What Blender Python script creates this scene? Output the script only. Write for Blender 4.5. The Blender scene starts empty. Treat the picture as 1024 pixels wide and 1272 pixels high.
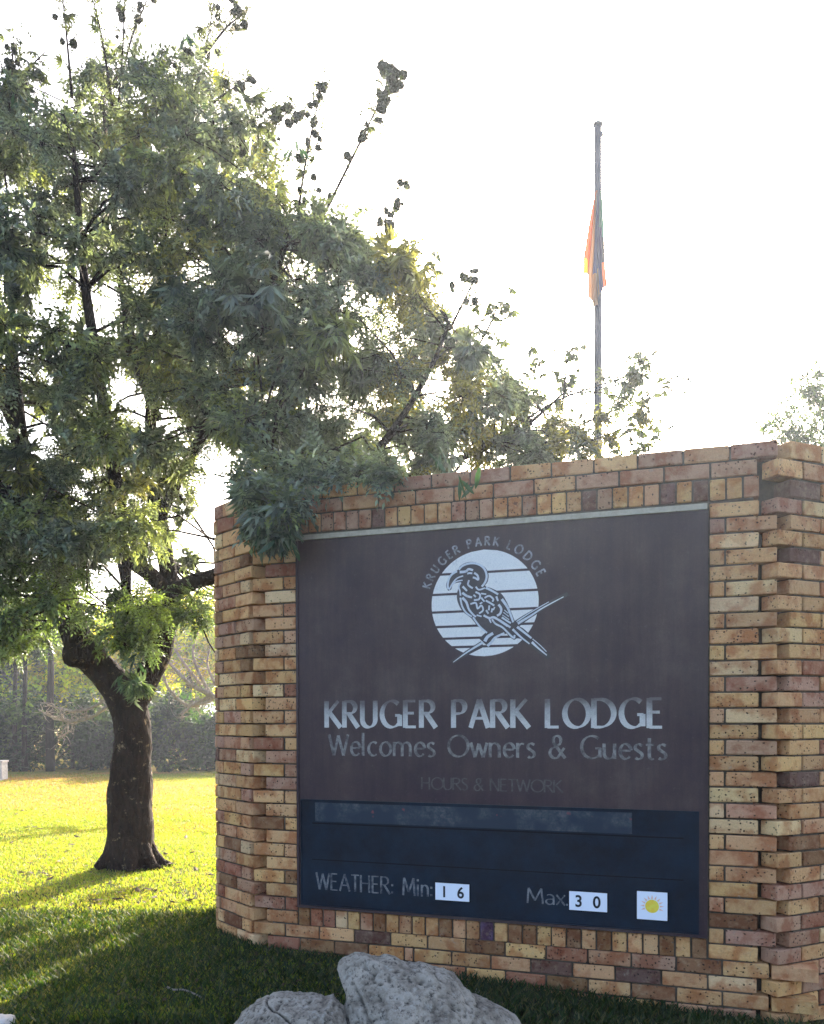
import bpy, bmesh, math, random
import numpy as np
from mathutils import Vector, Matrix, noise as mnoise

SC = bpy.context.scene
COL = SC.collection
random.seed(7)
RNG = np.random.default_rng(11)

# ------------------------------------------------------------------ camera
FPX, CX, CY, TH, CAMZ = 1044.2, 512.0, 903.7, -0.0133, 1.456   # focal length in pixels of a 1024 px wide frame
cd = bpy.data.cameras.new('camera'); cam = bpy.data.objects.new('camera', cd); COL.objects.link(cam)
cd.sensor_fit = 'HORIZONTAL'; cd.sensor_width = 36.0; cd.lens = 36.0 * FPX / 1024.0
cd.shift_y = (CY - 636.0) / 1024.0
cd.clip_start = 0.05; cd.clip_end = 3000
cam.location = (0, 0, CAMZ); cam.rotation_euler = (math.pi / 2 + TH, 0.003, 0)
SC.camera = cam

# ------------------------------------------------------------------ sky, sun, exposure
SUN_AZ, SUN_EL = math.radians(15.0), math.radians(26.0)        # clockwise from +Y
w = bpy.data.worlds.new('World'); SC.world = w; w.use_nodes = True
nt = w.node_tree; nt.nodes.clear()
sky = nt.nodes.new('ShaderNodeTexSky'); sky.sky_type = 'NISHITA'; sky.sun_disc = False
sky.sun_elevation = SUN_EL; sky.sun_rotation = SUN_AZ
sky.air_density = 0.8; sky.dust_density = 6.0; sky.ozone_density = 0.6; sky.altitude = 300
bg = nt.nodes.new('ShaderNodeBackground'); bg.inputs['Strength'].default_value = 0.15
wo = nt.nodes.new('ShaderNodeOutputWorld')
nt.links.new(sky.outputs[0], bg.inputs['Color']); nt.links.new(bg.outputs[0], wo.inputs['Surface'])
sl = bpy.data.lights.new('sun', 'SUN'); sl.energy = 4.5; sl.angle = math.radians(0.5); sl.color = (1.0, 0.93, 0.80)
so = bpy.data.objects.new('sun', sl); COL.objects.link(so)
sdir = Vector((math.sin(SUN_AZ) * math.cos(SUN_EL), math.cos(SUN_AZ) * math.cos(SUN_EL), math.sin(SUN_EL)))
so.rotation_euler = sdir.to_track_quat('Z', 'Y').to_euler(); so.location = sdir * 60
SC.view_settings.view_transform = 'Standard'; SC.view_settings.look = 'None'
SC.view_settings.gamma = 1.0; SC.view_settings.exposure = 2.32
SC.view_settings.use_curve_mapping = False
SC.render.engine = 'CYCLES'
SC.cycles.max_bounces = 8; SC.cycles.transparent_max_bounces = 8; SC.cycles.diffuse_bounces = 4
SC.cycles.use_denoising = True

# ------------------------------------------------------------------ helpers
def at(px, py, Y):
    u = (px - CX) / FPX; v = (py - CY) / FPX
    d = Vector((u, math.cos(TH) + v * math.sin(TH), math.sin(TH) - v * math.cos(TH)))
    return Vector((0, 0, CAMZ)) + d * (Y / d.y)

def mesh_np(name, V, F, mat=None, cols=None, smooth=False, mats=None, fmat=None):
    """V (n,3) float, F (m,k) int array, all faces with k corners"""
    V = np.asarray(V, np.float32); F = np.asarray(F, np.int32)
    me = bpy.data.meshes.new(name)
    me.vertices.add(len(V)); me.vertices.foreach_set('co', V.ravel())
    m, k = F.shape
    me.loops.add(m * k); me.loops.foreach_set('vertex_index', F.ravel())
    me.polygons.add(m); me.polygons.foreach_set('loop_start', np.arange(0, m * k, k, dtype=np.int32))
    me.polygons.foreach_set('loop_total', np.full(m, k, np.int32))
    if smooth: me.polygons.foreach_set('use_smooth', np.ones(m, bool))
    if cols is not None:
        a = me.color_attributes.new('tone', 'FLOAT_COLOR', 'POINT')
        c = np.ones((len(V), 4), np.float32); c[:, :3] = cols; a.data.foreach_set('color', c.ravel())
    for x in (mats or ([mat] if mat else [])): me.materials.append(x)
    if fmat is not None: me.polygons.foreach_set('material_index', np.asarray(fmat, np.int32))
    me.update(calc_edges=True)
    return me

def link(name, me, parent=None, loc=None, rot=None, **props):
    o = bpy.data.objects.new(name, me); COL.objects.link(o)
    if loc is not None: o.location = loc
    if rot is not None: o.rotation_euler = rot
    if parent is not None: o.parent = parent
    for k, v in props.items(): o[k] = v
    return o

def thing(name, label, category, loc=(0, 0, 0), rot=(0, 0, 0), group=None, me=None):
    o = bpy.data.objects.new(name, me); COL.objects.link(o)
    o.location = loc; o.rotation_euler = rot
    o['label'] = label; o['category'] = category
    if group: o['group'] = group
    return o

class MB:
    """collects polygons of any size into one mesh"""
    def __init__(s): s.v = []; s.f = []; s.m = []
    def poly(s, pts, mi=0):
        b = len(s.v); s.v += [tuple(p) for p in pts]; s.f.append(tuple(range(b, b + len(pts)))); s.m.append(mi)
    def box(s, a, b, M=None, mi=0):
        x0, y0, z0 = a; x1, y1, z1 = b
        p = [(x0,y0,z0),(x1,y0,z0),(x1,y1,z0),(x0,y1,z0),(x0,y0,z1),(x1,y0,z1),(x1,y1,z1),(x0,y1,z1)]
        if M is not None: p = [tuple(M @ Vector(q)) for q in p]
        o = len(s.v); s.v += p
        for q in ((0,3,2,1),(4,5,6,7),(0,1,5,4),(1,2,6,5),(2,3,7,6),(3,0,4,7)):
            s.f.append(tuple(o + i for i in q)); s.m.append(mi)
    def tube(s, pts, rads, n=8, mi=0, wob=0.0, seed=0, cap=True):
        pts = [Vector(p) for p in pts]
        rings = []; ref = Vector((0.13, 0.21, 0.97))
        for i, p in enumerate(pts):
            t = (pts[min(i+1, len(pts)-1)] - pts[max(i-1, 0)]).normalized()
            a = t.cross(ref)
            if a.length < .05: a = t.cross(Vector((1, 0, 0)))
            a.normalize(); b = t.cross(a)
            ring = []
            for k in range(n):
                an = 2 * math.pi * k / n
                r = rads[i]
                if wob:
                    q = p * 3.1 + Vector((math.cos(an), math.sin(an), seed)) * 1.3
                    r *= 1 + wob * (mnoise.noise(q) + .5 * mnoise.noise(q * 2.7)) + (.035 * mnoise.noise(Vector((q.x * 9, q.y * 9, q.z * 2.5))) + .02 * mnoise.noise(q * 14) if n >= 20 else 0)
                s.v.append(tuple(p + a * (r * math.cos(an)) + b * (r * math.sin(an)))); ring.append(len(s.v) - 1)
            rings.append(ring)
        for i in range(len(rings) - 1):
            for k in range(n):
                s.f.append((rings[i][k], rings[i][(k+1) % n], rings[i+1][(k+1) % n], rings[i+1][k])); s.m.append(mi)
        if cap:
            s.f.append(tuple(rings[0][::-1])); s.m.append(mi); s.f.append(tuple(rings[-1])); s.m.append(mi)
    def mesh(s, name, mats, smooth=False):
        me = bpy.data.meshes.new(name); me.from_pydata(s.v, [], s.f)
        for x in (mats if isinstance(mats, (list, tuple)) else [mats]): me.materials.append(x)
        me.polygons.foreach_set('material_index', s.m)
        if smooth: me.polygons.foreach_set('use_smooth', [True] * len(s.f))
        me.update(); return me

def smooth_path(pts, sub=5):
    """Catmull-Rom through tuples of any length"""
    P = [np.array(p, float) for p in pts]; out = []
    for i in range(len(P) - 1):
        p0, p1, p2, p3 = P[max(i-1, 0)], P[i], P[i+1], P[min(i+2, len(P)-1)]
        for j in range(sub):
            t = j / sub
            out.append(.5 * ((2*p1) + (-p0+p2)*t + (2*p0-5*p1+4*p2-p3)*t*t + (-p0+3*p1-3*p2+p3)*t**3))
    out.append(P[-1]); return out

# ------------------------------------------------------------------ node helpers
def new_mat(name):
    m = bpy.data.materials.new(name); m.use_nodes = True
    t = m.node_tree; t.nodes.clear()
    out = t.nodes.new('ShaderNodeOutputMaterial')
    return m, t, out
def N(t, ty, **kw):
    n = t.nodes.new(ty)
    for k, v in kw.items():
        if k.startswith('i_'):
            key = k[2:]
            key = int(key) if key.isdigit() else key.replace('_', ' ')
            n.inputs[key].default_value = v
        else: setattr(n, k, v)
    return n
def L(t, a, b): t.links.new(a, b)
def ramp(t, src, stops, interp='LINEAR'):
    r = t.nodes.new('ShaderNodeValToRGB'); r.color_ramp.interpolation = interp
    e = r.color_ramp.elements
    while len(e) < len(stops): e.new(.5)
    for i, (p, c) in enumerate(stops):
        e[i].position = p
        if not isinstance(c, (tuple, list)): c = (c, c, c)
        e[i].color = (*c[:3], 1)
    L(t, src, r.inputs[0]); return r.outputs[0]
def mixc(t, fac, a, b, mode='MIX'):
    m = t.nodes.new('ShaderNodeMix'); m.data_type = 'RGBA'; m.blend_type = mode
    for s, v in ((m.inputs[0], fac), (m.inputs[6], a), (m.inputs[7], b)):
        if isinstance(v, (int, float)): s.default_value = v
        elif isinstance(v, (tuple, list)): s.default_value = (*v[:3], 1)
        else: L(t, v, s)
    return m.outputs[2]
def mth(t, op, a, b=0.0, c=None):
    m = t.nodes.new('ShaderNodeMath'); m.operation = op
    for i, v in enumerate((a, b) if c is None else (a, b, c)):
        if isinstance(v, (int, float)): m.inputs[i].default_value = v
        else: L(t, v, m.inputs[i])
    return m.outputs[0]
def noise_(t, vec, scale, detail=4, rough=.55, out=0):
    n = N(t, 'ShaderNodeTexNoise'); n.inputs['Scale'].default_value = scale; n.inputs['Detail'].default_value = detail
    n.inputs['Roughness'].default_value = rough
    if vec is not None: L(t, vec, n.inputs['Vector'])
    return n.outputs[out]
def bump(t, h, strength, dist=.01, normal=None):
    b = N(t, 'ShaderNodeBump'); b.inputs['Strength'].default_value = strength; b.inputs['Distance'].default_value = dist
    L(t, h, b.inputs['Height'])
    if normal is not None: L(t, normal, b.inputs['Normal'])
    return b.outputs[0]
def principled(t, out, color, rough=.8, spec=.3, normal=None, metal=0.0):
    p = t.nodes.new('ShaderNodeBsdfPrincipled')
    if isinstance(color, (tuple, list)): p.inputs['Base Color'].default_value = (*color[:3], 1)
    else: L(t, color, p.inputs['Base Color'])
    if isinstance(rough, (int, float)): p.inputs['Roughness'].default_value = rough
    else: L(t, rough, p.inputs['Roughness'])
    p.inputs['Specular IOR Level'].default_value = spec
    p.inputs['Metallic'].default_value = metal
    if normal is not None: L(t, normal, p.inputs['Normal'])
    if out is not None: L(t, p.outputs[0], out.inputs['Surface'])
    return p

# ------------------------------------------------------------------ materials
def brick_mat(name, use_attr):
    m, t, out = new_mat(name)
    tc = N(t, 'ShaderNodeTexCoord'); oi = N(t, 'ShaderNodeObjectInfo')
    if use_attr:
        a = N(t, 'ShaderNodeAttribute', attribute_name='tone'); base = a.outputs['Color']; vec = tc.outputs['Object']
    else:
        base = oi.outputs['Color']
        off = N(t, 'ShaderNodeCombineXYZ'); r = mth(t, 'MULTIPLY', oi.outputs['Random'], 91.7)
        L(t, r, off.inputs[0]); L(t, mth(t, 'MULTIPLY', oi.outputs['Random'], 37.3), off.inputs[1])
        add = N(t, 'ShaderNodeVectorMath', operation='ADD'); L(t, tc.outputs['Object'], add.inputs[0]); L(t, off.outputs[0], add.inputs[1])
        vec = add.outputs[0]
    # flashing: soft patches of a darker, redder firing
    fl = ramp(t, noise_(t, vec, 9, 3), [(.46, 0), (.60, 1)])
    flash = mixc(t, 1.0, base, (.66, .44, .36), 'MULTIPLY')
    c = mixc(t, mth(t, 'MULTIPLY', fl, .85), base, flash)
    # cream dust
    c = mixc(t, mth(t, 'MULTIPLY', ramp(t, noise_(t, vec, 26, 5, .7), [(.5, 0), (.7, 1)]), .25), c, (.64, .48, .29))
    fine = noise_(t, vec, 160, 4, .7)
    c = mixc(t, .35, c, ramp(t, fine, [(.3, (.3, .3, .3)), (.7, (1.0, .98, .95))]), 'MULTIPLY')
    # iron spots, irregular burnt blotches
    vo = N(t, 'ShaderNodeTexVoronoi'); vo.inputs['Scale'].default_value = 62; vo.inputs['Randomness'].default_value = 1
    wv = N(t, 'ShaderNodeVectorMath', operation='ADD'); L(t, vec, wv.inputs[0])
    nz = N(t, 'ShaderNodeTexNoise'); nz.inputs['Scale'].default_value = 120; L(t, vec, nz.inputs['Vector'])
    sc = N(t, 'ShaderNodeVectorMath', operation='SCALE'); L(t, nz.outputs['Color'], sc.inputs[0]); sc.inputs['Scale'].default_value = .012
    L(t, sc.outputs[0], wv.inputs[1]); L(t, wv.outputs[0], vo.inputs['Vector'])
    pick = mth(t, 'GREATER_THAN', N_sep(t, vo.outputs['Color']), .6 if use_attr else mth(t, 'ADD', mth(t, 'MULTIPLY', N_sep(t, oi.outputs['Color']), .0), mth(t, 'ADD', mth(t, 'MULTIPLY', mth(t, 'FRACT', mth(t, 'MULTIPLY', oi.outputs['Random'], 17.3)), .55), .42)))
    spot = ramp(t, vo.outputs['Distance'], [(.18, 1), (.34, 0)])
    pit = mth(t, 'MULTIPLY', spot, pick)
    c = mixc(t, mth(t, 'MULTIPLY', pit, .9), c, (.035, .022, .016))
    blot = ramp(t, noise_(t, vec, 38, 3, .6), [(.66, 0), (.72, 1)])
    c = mixc(t, mth(t, 'MULTIPLY', blot, .7), c, (.07, .04, .028))
    smear = ramp(t, noise_(t, vec, 15, 6, .75), [(.63, 0), (.70, 1)])
    c = mixc(t, mth(t, 'MULTIPLY', smear, .55), c, (.33, .27, .20))
    h = mth(t, 'SUBTRACT', mth(t, 'MULTIPLY', noise_(t, vec, 70, 6, .7), .8), mth(t, 'MULTIPLY', pit, .9))
    principled(t, out, c, .88, .2, bump(t, h, 1.0, .010))
    return m
def N_sep(t, col):
    s = N(t, 'ShaderNodeSeparateColor'); L(t, col, s.inputs[0]); return s.outputs[0]
M_BRICK = brick_mat('fired_clay', False)
M_BRICK2 = brick_mat('fired_clay_joined', True)

m, t, out = new_mat('mortar'); tc = N(t, 'ShaderNodeTexCoord').outputs['Object']
c = ramp(t, noise_(t, tc, 9, 6, .7), [(.3, (.045, .034, .025)), (.7, (.16, .125, .09))])
principled(t, out, c, .95, .1, bump(t, noise_(t, tc, 90, 5, .7), .9, .008)); M_MORTAR = m

m, t, out = new_mat('sign_steel'); tc = N(t, 'ShaderNodeTexCoord').outputs['Object']
c = ramp(t, noise_(t, tc, 1.6, 6, .65), [(.32, (.036, .015, .024)), (.55, (.068, .036, .034)), (.75, (.11, .072, .062))])
c = mixc(t, .5, c, ramp(t, noise_(t, tc, 260, 2, .6), [(.35, (.45, .45, .45)), (.7, (1, 1, 1))]), 'MULTIPLY')
mps = N(t, 'ShaderNodeMapping'); mps.inputs['Scale'].default_value = (9, 1, .7); L(t, tc, mps.inputs['Vector'])
c = mixc(t, .55, c, ramp(t, noise_(t, mps.outputs[0], 2.2, 5, .7), [(.38, (.55, .52, .6)), (.62, (1, 1, 1))]), 'MULTIPLY')
c = mixc(t, mth(t, 'MULTIPLY', ramp(t, noise_(t, tc, 55, 6, .8), [(.60, 0), (.68, 1)]), .5), c, (.10, .075, .075))
r = ramp(t, noise_(t, tc, 4, 5, .7), [(.3, .42), (.7, .62)])
principled(t, out, c, r, .36, bump(t, noise_(t, tc, 190, 3, .6), .35, .002)); M_SIGN = m

m, t, out = new_mat('sign_blue_glass'); tc = N(t, 'ShaderNodeTexCoord').outputs['Object']
c = ramp(t, noise_(t, tc, 5, 6, .7), [(.35, (.001, .004, .012)), (.7, (.005, .020, .042))])
c = mixc(t, .6, c, ramp(t, noise_(t, tc, 220, 2, .6), [(.35, (.4, .4, .4)), (.7, (1, 1, 1))]), 'MULTIPLY')
principled(t, out, c, ramp(t, noise_(t, tc, 8, 5, .7), [(.3, .5), (.7, .7)]), .22, bump(t, noise_(t, tc, 120, 3, .6), .25, .002)); M_GLASS = m

m, t, out = new_mat('sign_residue'); tc = N(t, 'ShaderNodeTexCoord').outputs['Object']
c = mixc(t, ramp(t, noise_(t, tc, 5.5, 2), [(.42, 0), (.58, 1)]), (.006, .018, .036), ramp(t, noise_(t, tc, 34, 5, .8), [(.36, (.008, .018, .034)), (.5, (.03, .042, .056)), (.66, (.075, .074, .086))]))
c = mixc(t, ramp(t, noise_(t, tc, 14, 2), [(.68, 0), (.74, 1)]), c, (.14, .035, .045))
principled(t, out, c, .6, .4, bump(t, noise_(t, tc, 120, 3), .3, .002)); M_RESIDUE = m

def fade_mat(name, col, under, lo, hi, scale=14, rough=.5, grad=None):
    m, t, out = new_mat(name); tcn = N(t, 'ShaderNodeTexCoord'); tc = tcn.outputs['Object']
    n = noise_(t, tc, scale, 6, .7)
    if grad:
        s = N(t, 'ShaderNodeSeparateXYZ'); L(t, tc, s.inputs[0])
        z0, z1 = grad
        g = mth(t, 'DIVIDE', mth(t, 'SUBTRACT', s.outputs[2], z0), z1 - z0)
        n = mth(t, 'ADD', mth(t, 'MULTIPLY', n, .45), mth(t, 'MULTIPLY', g, .55))
    fac = ramp(t, n, [(lo, 1), (hi, 0)])
    fac = mth(t, 'MULTIPLY', fac, ramp(t, noise_(t, tc, 200, 2), [(.3, .72), (.6, 1)]))
    principled(t, out, mixc(t, fac, under, col), rough, .4); return m
M_CREAMSTRIP, t, out = new_mat('cream_strip'); tc = N(t, 'ShaderNodeTexCoord').outputs['Object']
c = ramp(t, noise_(t, tc, 30, 5, .7), [(.3, (.34, .29, .215)), (.7, (.50, .44, .33))])
principled(t, out, c, .8, .3, bump(t, noise_(t, tc, 90, 4), .4, .003))
M_WHITEPAINT = fade_mat('emblem_white', (.78, .76, .71), (.30, .31, .33), .60, .9, 22)
M_LINE = fade_mat('emblem_line', (.60, .63, .66), (.2, .2, .21), .56, .85, 26)
M_DARK = fade_mat('emblem_dark', (.045, .034, .034), (.07, .055, .055), .5, .7, 20)
M_ARC = fade_mat('arc_letters', (.30, .30, .32), (.07, .06, .062), .42, .62, 30)
M_SUB = fade_mat('sub_letters', (.25, .24, .225), (.06, .05, .05), .38, .62, 22)
M_GHOST = fade_mat('ghost_letters', (.085, .072, .072), (.052, .038, .038), .40, .58, 60)
M_WEATHER = fade_mat('weather_letters', (.20, .215, .23), (.02, .025, .04), .40, .62, 26)

m, t, out = new_mat('card_white'); principled(t, out, (.80, .83, .90), .35, .4); M_CARD = m
m, t, out = new_mat('print_black'); principled(t, out, (.012, .012, .014), .5, .3); M_INK = m
m, t, out = new_mat('print_yellow')
tcn = N(t, 'ShaderNodeTexCoord'); c = ramp(t, noise_(t, tcn.outputs['Object'], 40, 2), [(.4, (.85, .58, .05)), (.6, (.85, .70, .08))])
principled(t, out, c, .4, .4); M_YEL = m
m, t, out = new_mat('print_peach'); principled(t, out, (.85, .50, .34), .4, .4); M_PEACH = m
m, t, out = new_mat('slot_black'); principled(t, out, (.004, .004, .006), .8, .1); M_SLOT = m

def bark_mat(name, a, b, lichen, amt):
    m, t, out = new_mat(name); tcn = N(t, 'ShaderNodeTexCoord').outputs['Object']
    mp = N(t, 'ShaderNodeMapping'); mp.inputs['Scale'].default_value = (1, 1, .32); L(t, tcn, mp.inputs['Vector'])
    n1 = noise_(t, mp.outputs[0], 22, 8, .7)
    c = ramp(t, n1, [(.3, a), (.7, b)])
    li = ramp(t, noise_(t, tcn, 13, 6, .72), [(amt, 0), (amt + .05, 1)])
    c = mixc(t, li, c, lichen)
    vo = N(t, 'ShaderNodeTexVoronoi'); vo.feature = 'DISTANCE_TO_EDGE'; vo.inputs['Scale'].default_value = 26; L(t, mp.outputs[0], vo.inputs['Vector'])
    h = mth(t, 'ADD', mth(t, 'MULTIPLY', n1, .8), ramp(t, vo.outputs['Distance'], [(0, 0), (.12, .8)]))
    principled(t, out, c, .93, .15, bump(t, h, 1.0, .02)); return m
M_BARK = bark_mat('rough_bark', (.010, .005, .004), (.040, .022, .014), (.24, .17, .10), .60)
M_BARKFAR = bark_mat('dark_bark', (.012, .008, .006), (.04, .028, .02), (.10, .09, .06), .7)
M_PALEBARK = bark_mat('pale_bark', (.26, .21, .17), (.50, .43, .37), (.6, .53, .45), .6)

def leaf_mat(name, tint=(1, 1, 1), transl=.45, rough=.5, tmul=(2.3, 2.3, .75)):
    m, t, out = new_mat(name)
    a = N(t, 'ShaderNodeAttribute', attribute_name='tone')
    c = mixc(t, 1.0, a.outputs['Color'], tint, 'MULTIPLY')
    p = principled(t, None, c, rough, .35)
    tr = N(t, 'ShaderNodeBsdfTranslucent')
    tcol = mixc(t, 1.0, c, tmul, 'MULTIPLY'); L(t, tcol, tr.inputs['Color'])
    mx = N(t, 'ShaderNodeMixShader'); mx.inputs[0].default_value = transl
    L(t, p.outputs[0], mx.inputs[1]); L(t, tr.outputs[0], mx.inputs[2]); L(t, mx.outputs[0], out.inputs['Surface'])
    return m
M_LEAF = leaf_mat('leaf', transl=.30, rough=.30, tmul=(1.8, 1.8, .85))
M_GRASS = leaf_mat('grass_blade', transl=.4, rough=.6)
M_SEED = leaf_mat('seed_pod', transl=.12, rough=.8)
M_FARLEAF = leaf_mat('far_leaf', transl=.5)

m, t, out = new_mat('lawn'); tc = N(t, 'ShaderNodeTexCoord').outputs['Object']
mp = N(t, 'ShaderNodeMapping'); mp.inputs['Scale'].default_value = (.45, 1, 1); L(t, tc, mp.inputs['Vector'])
s = N(t, 'ShaderNodeSeparateXYZ'); L(t, tc, s.inputs[0])
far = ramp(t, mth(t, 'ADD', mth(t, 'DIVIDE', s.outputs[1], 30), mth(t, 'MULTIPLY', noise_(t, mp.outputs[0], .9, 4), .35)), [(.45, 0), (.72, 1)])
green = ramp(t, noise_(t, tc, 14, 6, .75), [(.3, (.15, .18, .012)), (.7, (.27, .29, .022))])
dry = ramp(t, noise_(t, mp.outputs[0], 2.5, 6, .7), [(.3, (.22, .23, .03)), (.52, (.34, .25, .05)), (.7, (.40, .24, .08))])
shaded_thatch = ramp(t, noise_(t, tc, 30, 6, .8), [(.3, (.010, .011, .005)), (.7, (.04, .042, .014))])  # thatch below the near blades, made darker to deepen the foreground shade
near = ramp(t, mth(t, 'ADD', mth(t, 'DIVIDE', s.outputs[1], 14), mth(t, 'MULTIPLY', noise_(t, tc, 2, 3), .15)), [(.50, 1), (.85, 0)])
c = mixc(t, far, mixc(t, near, green, shaded_thatch), dry)
c = mixc(t, ramp(t, noise_(t, mp.outputs[0], 1.1, 5, .6), [(.55, 0), (.62, .8), (.66, 0)]), c, (.10, .11, .05))
bare = ramp(t, noise_(t, tc, 3, 5, .7), [(.66, 0), (.72, .5)])
c = mixc(t, bare, c, (.11, .085, .055))
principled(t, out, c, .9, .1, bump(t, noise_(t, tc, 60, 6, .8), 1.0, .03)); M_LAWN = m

m, t, out = new_mat('rock'); tc = N(t, 'ShaderNodeTexCoord').outputs['Object']
n1 = noise_(t, tc, 7, 12, .74); n2 = noise_(t, tc, 45, 8, .75)
c = ramp(t, n1, [(.32, (.13, .105, .083)), (.46, (.36, .31, .25)), (.62, (.60, .53, .44))])
c = mixc(t, ramp(t, n2, [(.38, .9), (.47, 0)]), c, (.065, .055, .048))
c = mixc(t, mth(t, 'MULTIPLY', ramp(t, noise_(t, tc, 21, 9, .78), [(.54, 0), (.62, 1)]), .75), c, (.56, .53, .47))
ge = N(t, 'ShaderNodeNewGeometry')  # shading put into the colour by curvature: hollows darker, ridges lighter
c = mixc(t, ramp(t, ge.outputs['Pointiness'], [(.44, .9), (.50, 0)]), c, (.05, .042, .034))
c = mixc(t, ramp(t, ge.outputs['Pointiness'], [(.51, 0), (.56, .6)]), c, (.60, .55, .47))
h = mth(t, 'ADD', mth(t, 'MULTIPLY', n1, .7), mth(t, 'MULTIPLY', n2, .35))
principled(t, out, c, .93, .15, bump(t, h, 1.0, .07)); M_ROCK = m

m, t, out = new_mat('pole_paint'); tc = N(t, 'ShaderNodeTexCoord').outputs['Object']
principled(t, out, ramp(t, noise_(t, tc, 12, 4), [(.3, (.030, .030, .045)), (.7, (.055, .055, .075))]), .75, .2); M_POLE = m
def cloth(name, col):
    m, t, out = new_mat(name)
    p = principled(t, None, col, .8, .1); tr = N(t, 'ShaderNodeBsdfTranslucent'); tr.inputs['Color'].default_value = (*col, 1)
    mx = N(t, 'ShaderNodeMixShader'); mx.inputs[0].default_value = .28
    L(t, p.outputs[0], mx.inputs[1]); L(t, tr.outputs[0], mx.inputs[2]); L(t, mx.outputs[0], out.inputs['Surface']); return m
M_FLAG = [cloth('flag_red', (.42, .10, .04)), cloth('flag_white', (.25, .13, .07)), cloth('flag_green', (.06, .15, .12)),
          cloth('flag_glow', (.6, .32, .04)), cloth('flag_black', (.03, .03, .035)), cloth('flag_blue', (.06, .06, .13))]
m, t, out = new_mat('pale_stone'); tc = N(t, 'ShaderNodeTexCoord').outputs['Object']
principled(t, out, ramp(t, noise_(t, tc, 20, 6), [(.3, (.38, .34, .30)), (.7, (.62, .58, .53))]), .85, .2, bump(t, noise_(t, tc, 40, 5), .5, .01)); M_STONE = m
m, t, out = new_mat('dead_leaf'); oi = N(t, 'ShaderNodeObjectInfo')
principled(t, out, ramp(t, oi.outputs['Random'], [(0, (.045, .026, .014)), (1, (.12, .075, .04))]), .8, .2); M_DEAD = m

# ------------------------------------------------------------------ ground
def gz(x, y):
    return -0.05 * np.clip(np.asarray(x, float) + 1.0, 0, 5) * np.clip((9.5 - np.asarray(y, float)) / 3, 0, 1)
xs = np.unique(np.concatenate([np.linspace(-4, 4, 81), np.linspace(-40, 40, 81), [-900, -300, -100, 100, 300, 900]]))
ys = np.unique(np.concatenate([np.linspace(1, 12, 111), np.linspace(-30, 40, 71), [-900, -300, -80, 80, 300, 900]]))
X, Y = np.meshgrid(xs, ys); Z = gz(X, Y)
for i in range(X.shape[0]):
    for j in range(X.shape[1]):
        if abs(X[i, j]) < 12 and 0 < Y[i, j] < 25:
            Z[i, j] += .022 * mnoise.noise(Vector((X[i, j] * 1.3, Y[i, j] * 1.3, 0)))
V = np.stack([X, Y, Z], -1).reshape(-1, 3); ny, nx = X.shape
idx = np.arange(ny * nx).reshape(ny, nx)
F = np.stack([idx[:-1, :-1], idx[:-1, 1:], idx[1:, 1:], idx[1:, :-1]], -1).reshape(-1, 4)
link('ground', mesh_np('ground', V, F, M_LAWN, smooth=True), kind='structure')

# ------------------------------------------------------------------ even haze volume, added for its veil of glare towards the sun
m, t, out = new_mat('haze_veil')
vp = N(t, 'ShaderNodeVolumePrincipled'); vp.inputs['Color'].default_value = (.80, .87, 1.0, 1)
vp.inputs['Density'].default_value = .0015; vp.inputs['Anisotropy'].default_value = .60
L(t, vp.outputs[0], out.inputs['Volume'])
b = MB(); b.box((-950, -950, -1.7), (950, 950, 11.5)); link('haze', b.mesh('haze', m), kind='stuff')

# ------------------------------------------------------------------ brick wall
A0 = 0.3245; Z0 = 4.9405; S0 = -0.8375
RB = 0.17                                   # height of the lower rowlock's underside above the ground datum
O = Vector((S0 * math.cos(A0), Z0 - S0 * math.sin(A0), 0))
def frame(origin, ang):
    """X along the wall face to the right, Y into the wall, Z up"""
    return Matrix.Translation(origin) @ Matrix.Rotation(-ang, 4, 'Z')
F_MAIN = frame(O, A0)
S_L, S_R = -0.235, 2.85
A_L, A_R = math.radians(50), math.radians(-25)
C_L = F_MAIN @ Vector((S_L, 0, 0)); C_R = F_MAIN @ Vector((S_R, 0, 0))
F_LEFT = frame(C_L, A_L); F_RIGHT = frame(C_R, A_R)     # left wing uses x from -0.476 to 0, right wing 0 to 1.1
LW = 0.476
A_L2 = math.radians(84); F_LEFT2 = frame(F_LEFT @ Vector((-LW, 0, 0)), A_L2)

wall = thing('brick_wall', 'low angled wall of mottled yellow and purple face bricks carrying the lodge sign', 'wall')

BL, BH, BD = 0.222, 0.0735, 0.106
def brick_mesh(name, l, h, d, seed):
    r = random.Random(seed); bm = bmesh.new()
    bmesh.ops.create_cube(bm, size=1.0)
    for v in bm.verts: v.co = Vector((v.co.x * l, (v.co.y + .5) * d, v.co.z * h))
    bmesh.ops.bevel(bm, geom=list(bm.edges), offset=.0042, segments=1, affect='EDGES', clamp_overlap=True)
    for v in bm.verts: v.co += Vector((r.uniform(-1, 1), r.uniform(-1, 1), r.uniform(-1, 1))) * .0014
    me = bpy.data.meshes.new(name); bm.to_mesh(me); bm.free(); me.materials.append(M_BRICK); return me
STRETCH = [brick_mesh('brick_stretcher', BL, BH, BD, i) for i in range(6)]
HEADER = [brick_mesh('brick_header', BD, BH, BD, 20 + i) for i in range(4)]
ROWLOCK = [brick_mesh('brick_on_edge', BH, BD, BD, 40 + i) for i in range(5)]
PAL = {'Y': (.73, .42, .175), 'C': (.77, .51, .26), 'T': (.64, .355, .16), 'P': (.50, .275, .165), 'R': (.38, .155, .085),
       'B': (.29, .145, .065), 'D': (.19, .10, .075), 'U': (.11, .065, .12), 'O': (.60, .32, .17)}
bricks = []     # (frame, x0, x1, z0, z1, kind, colour key, proud)
rb = random.Random(5)
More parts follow.
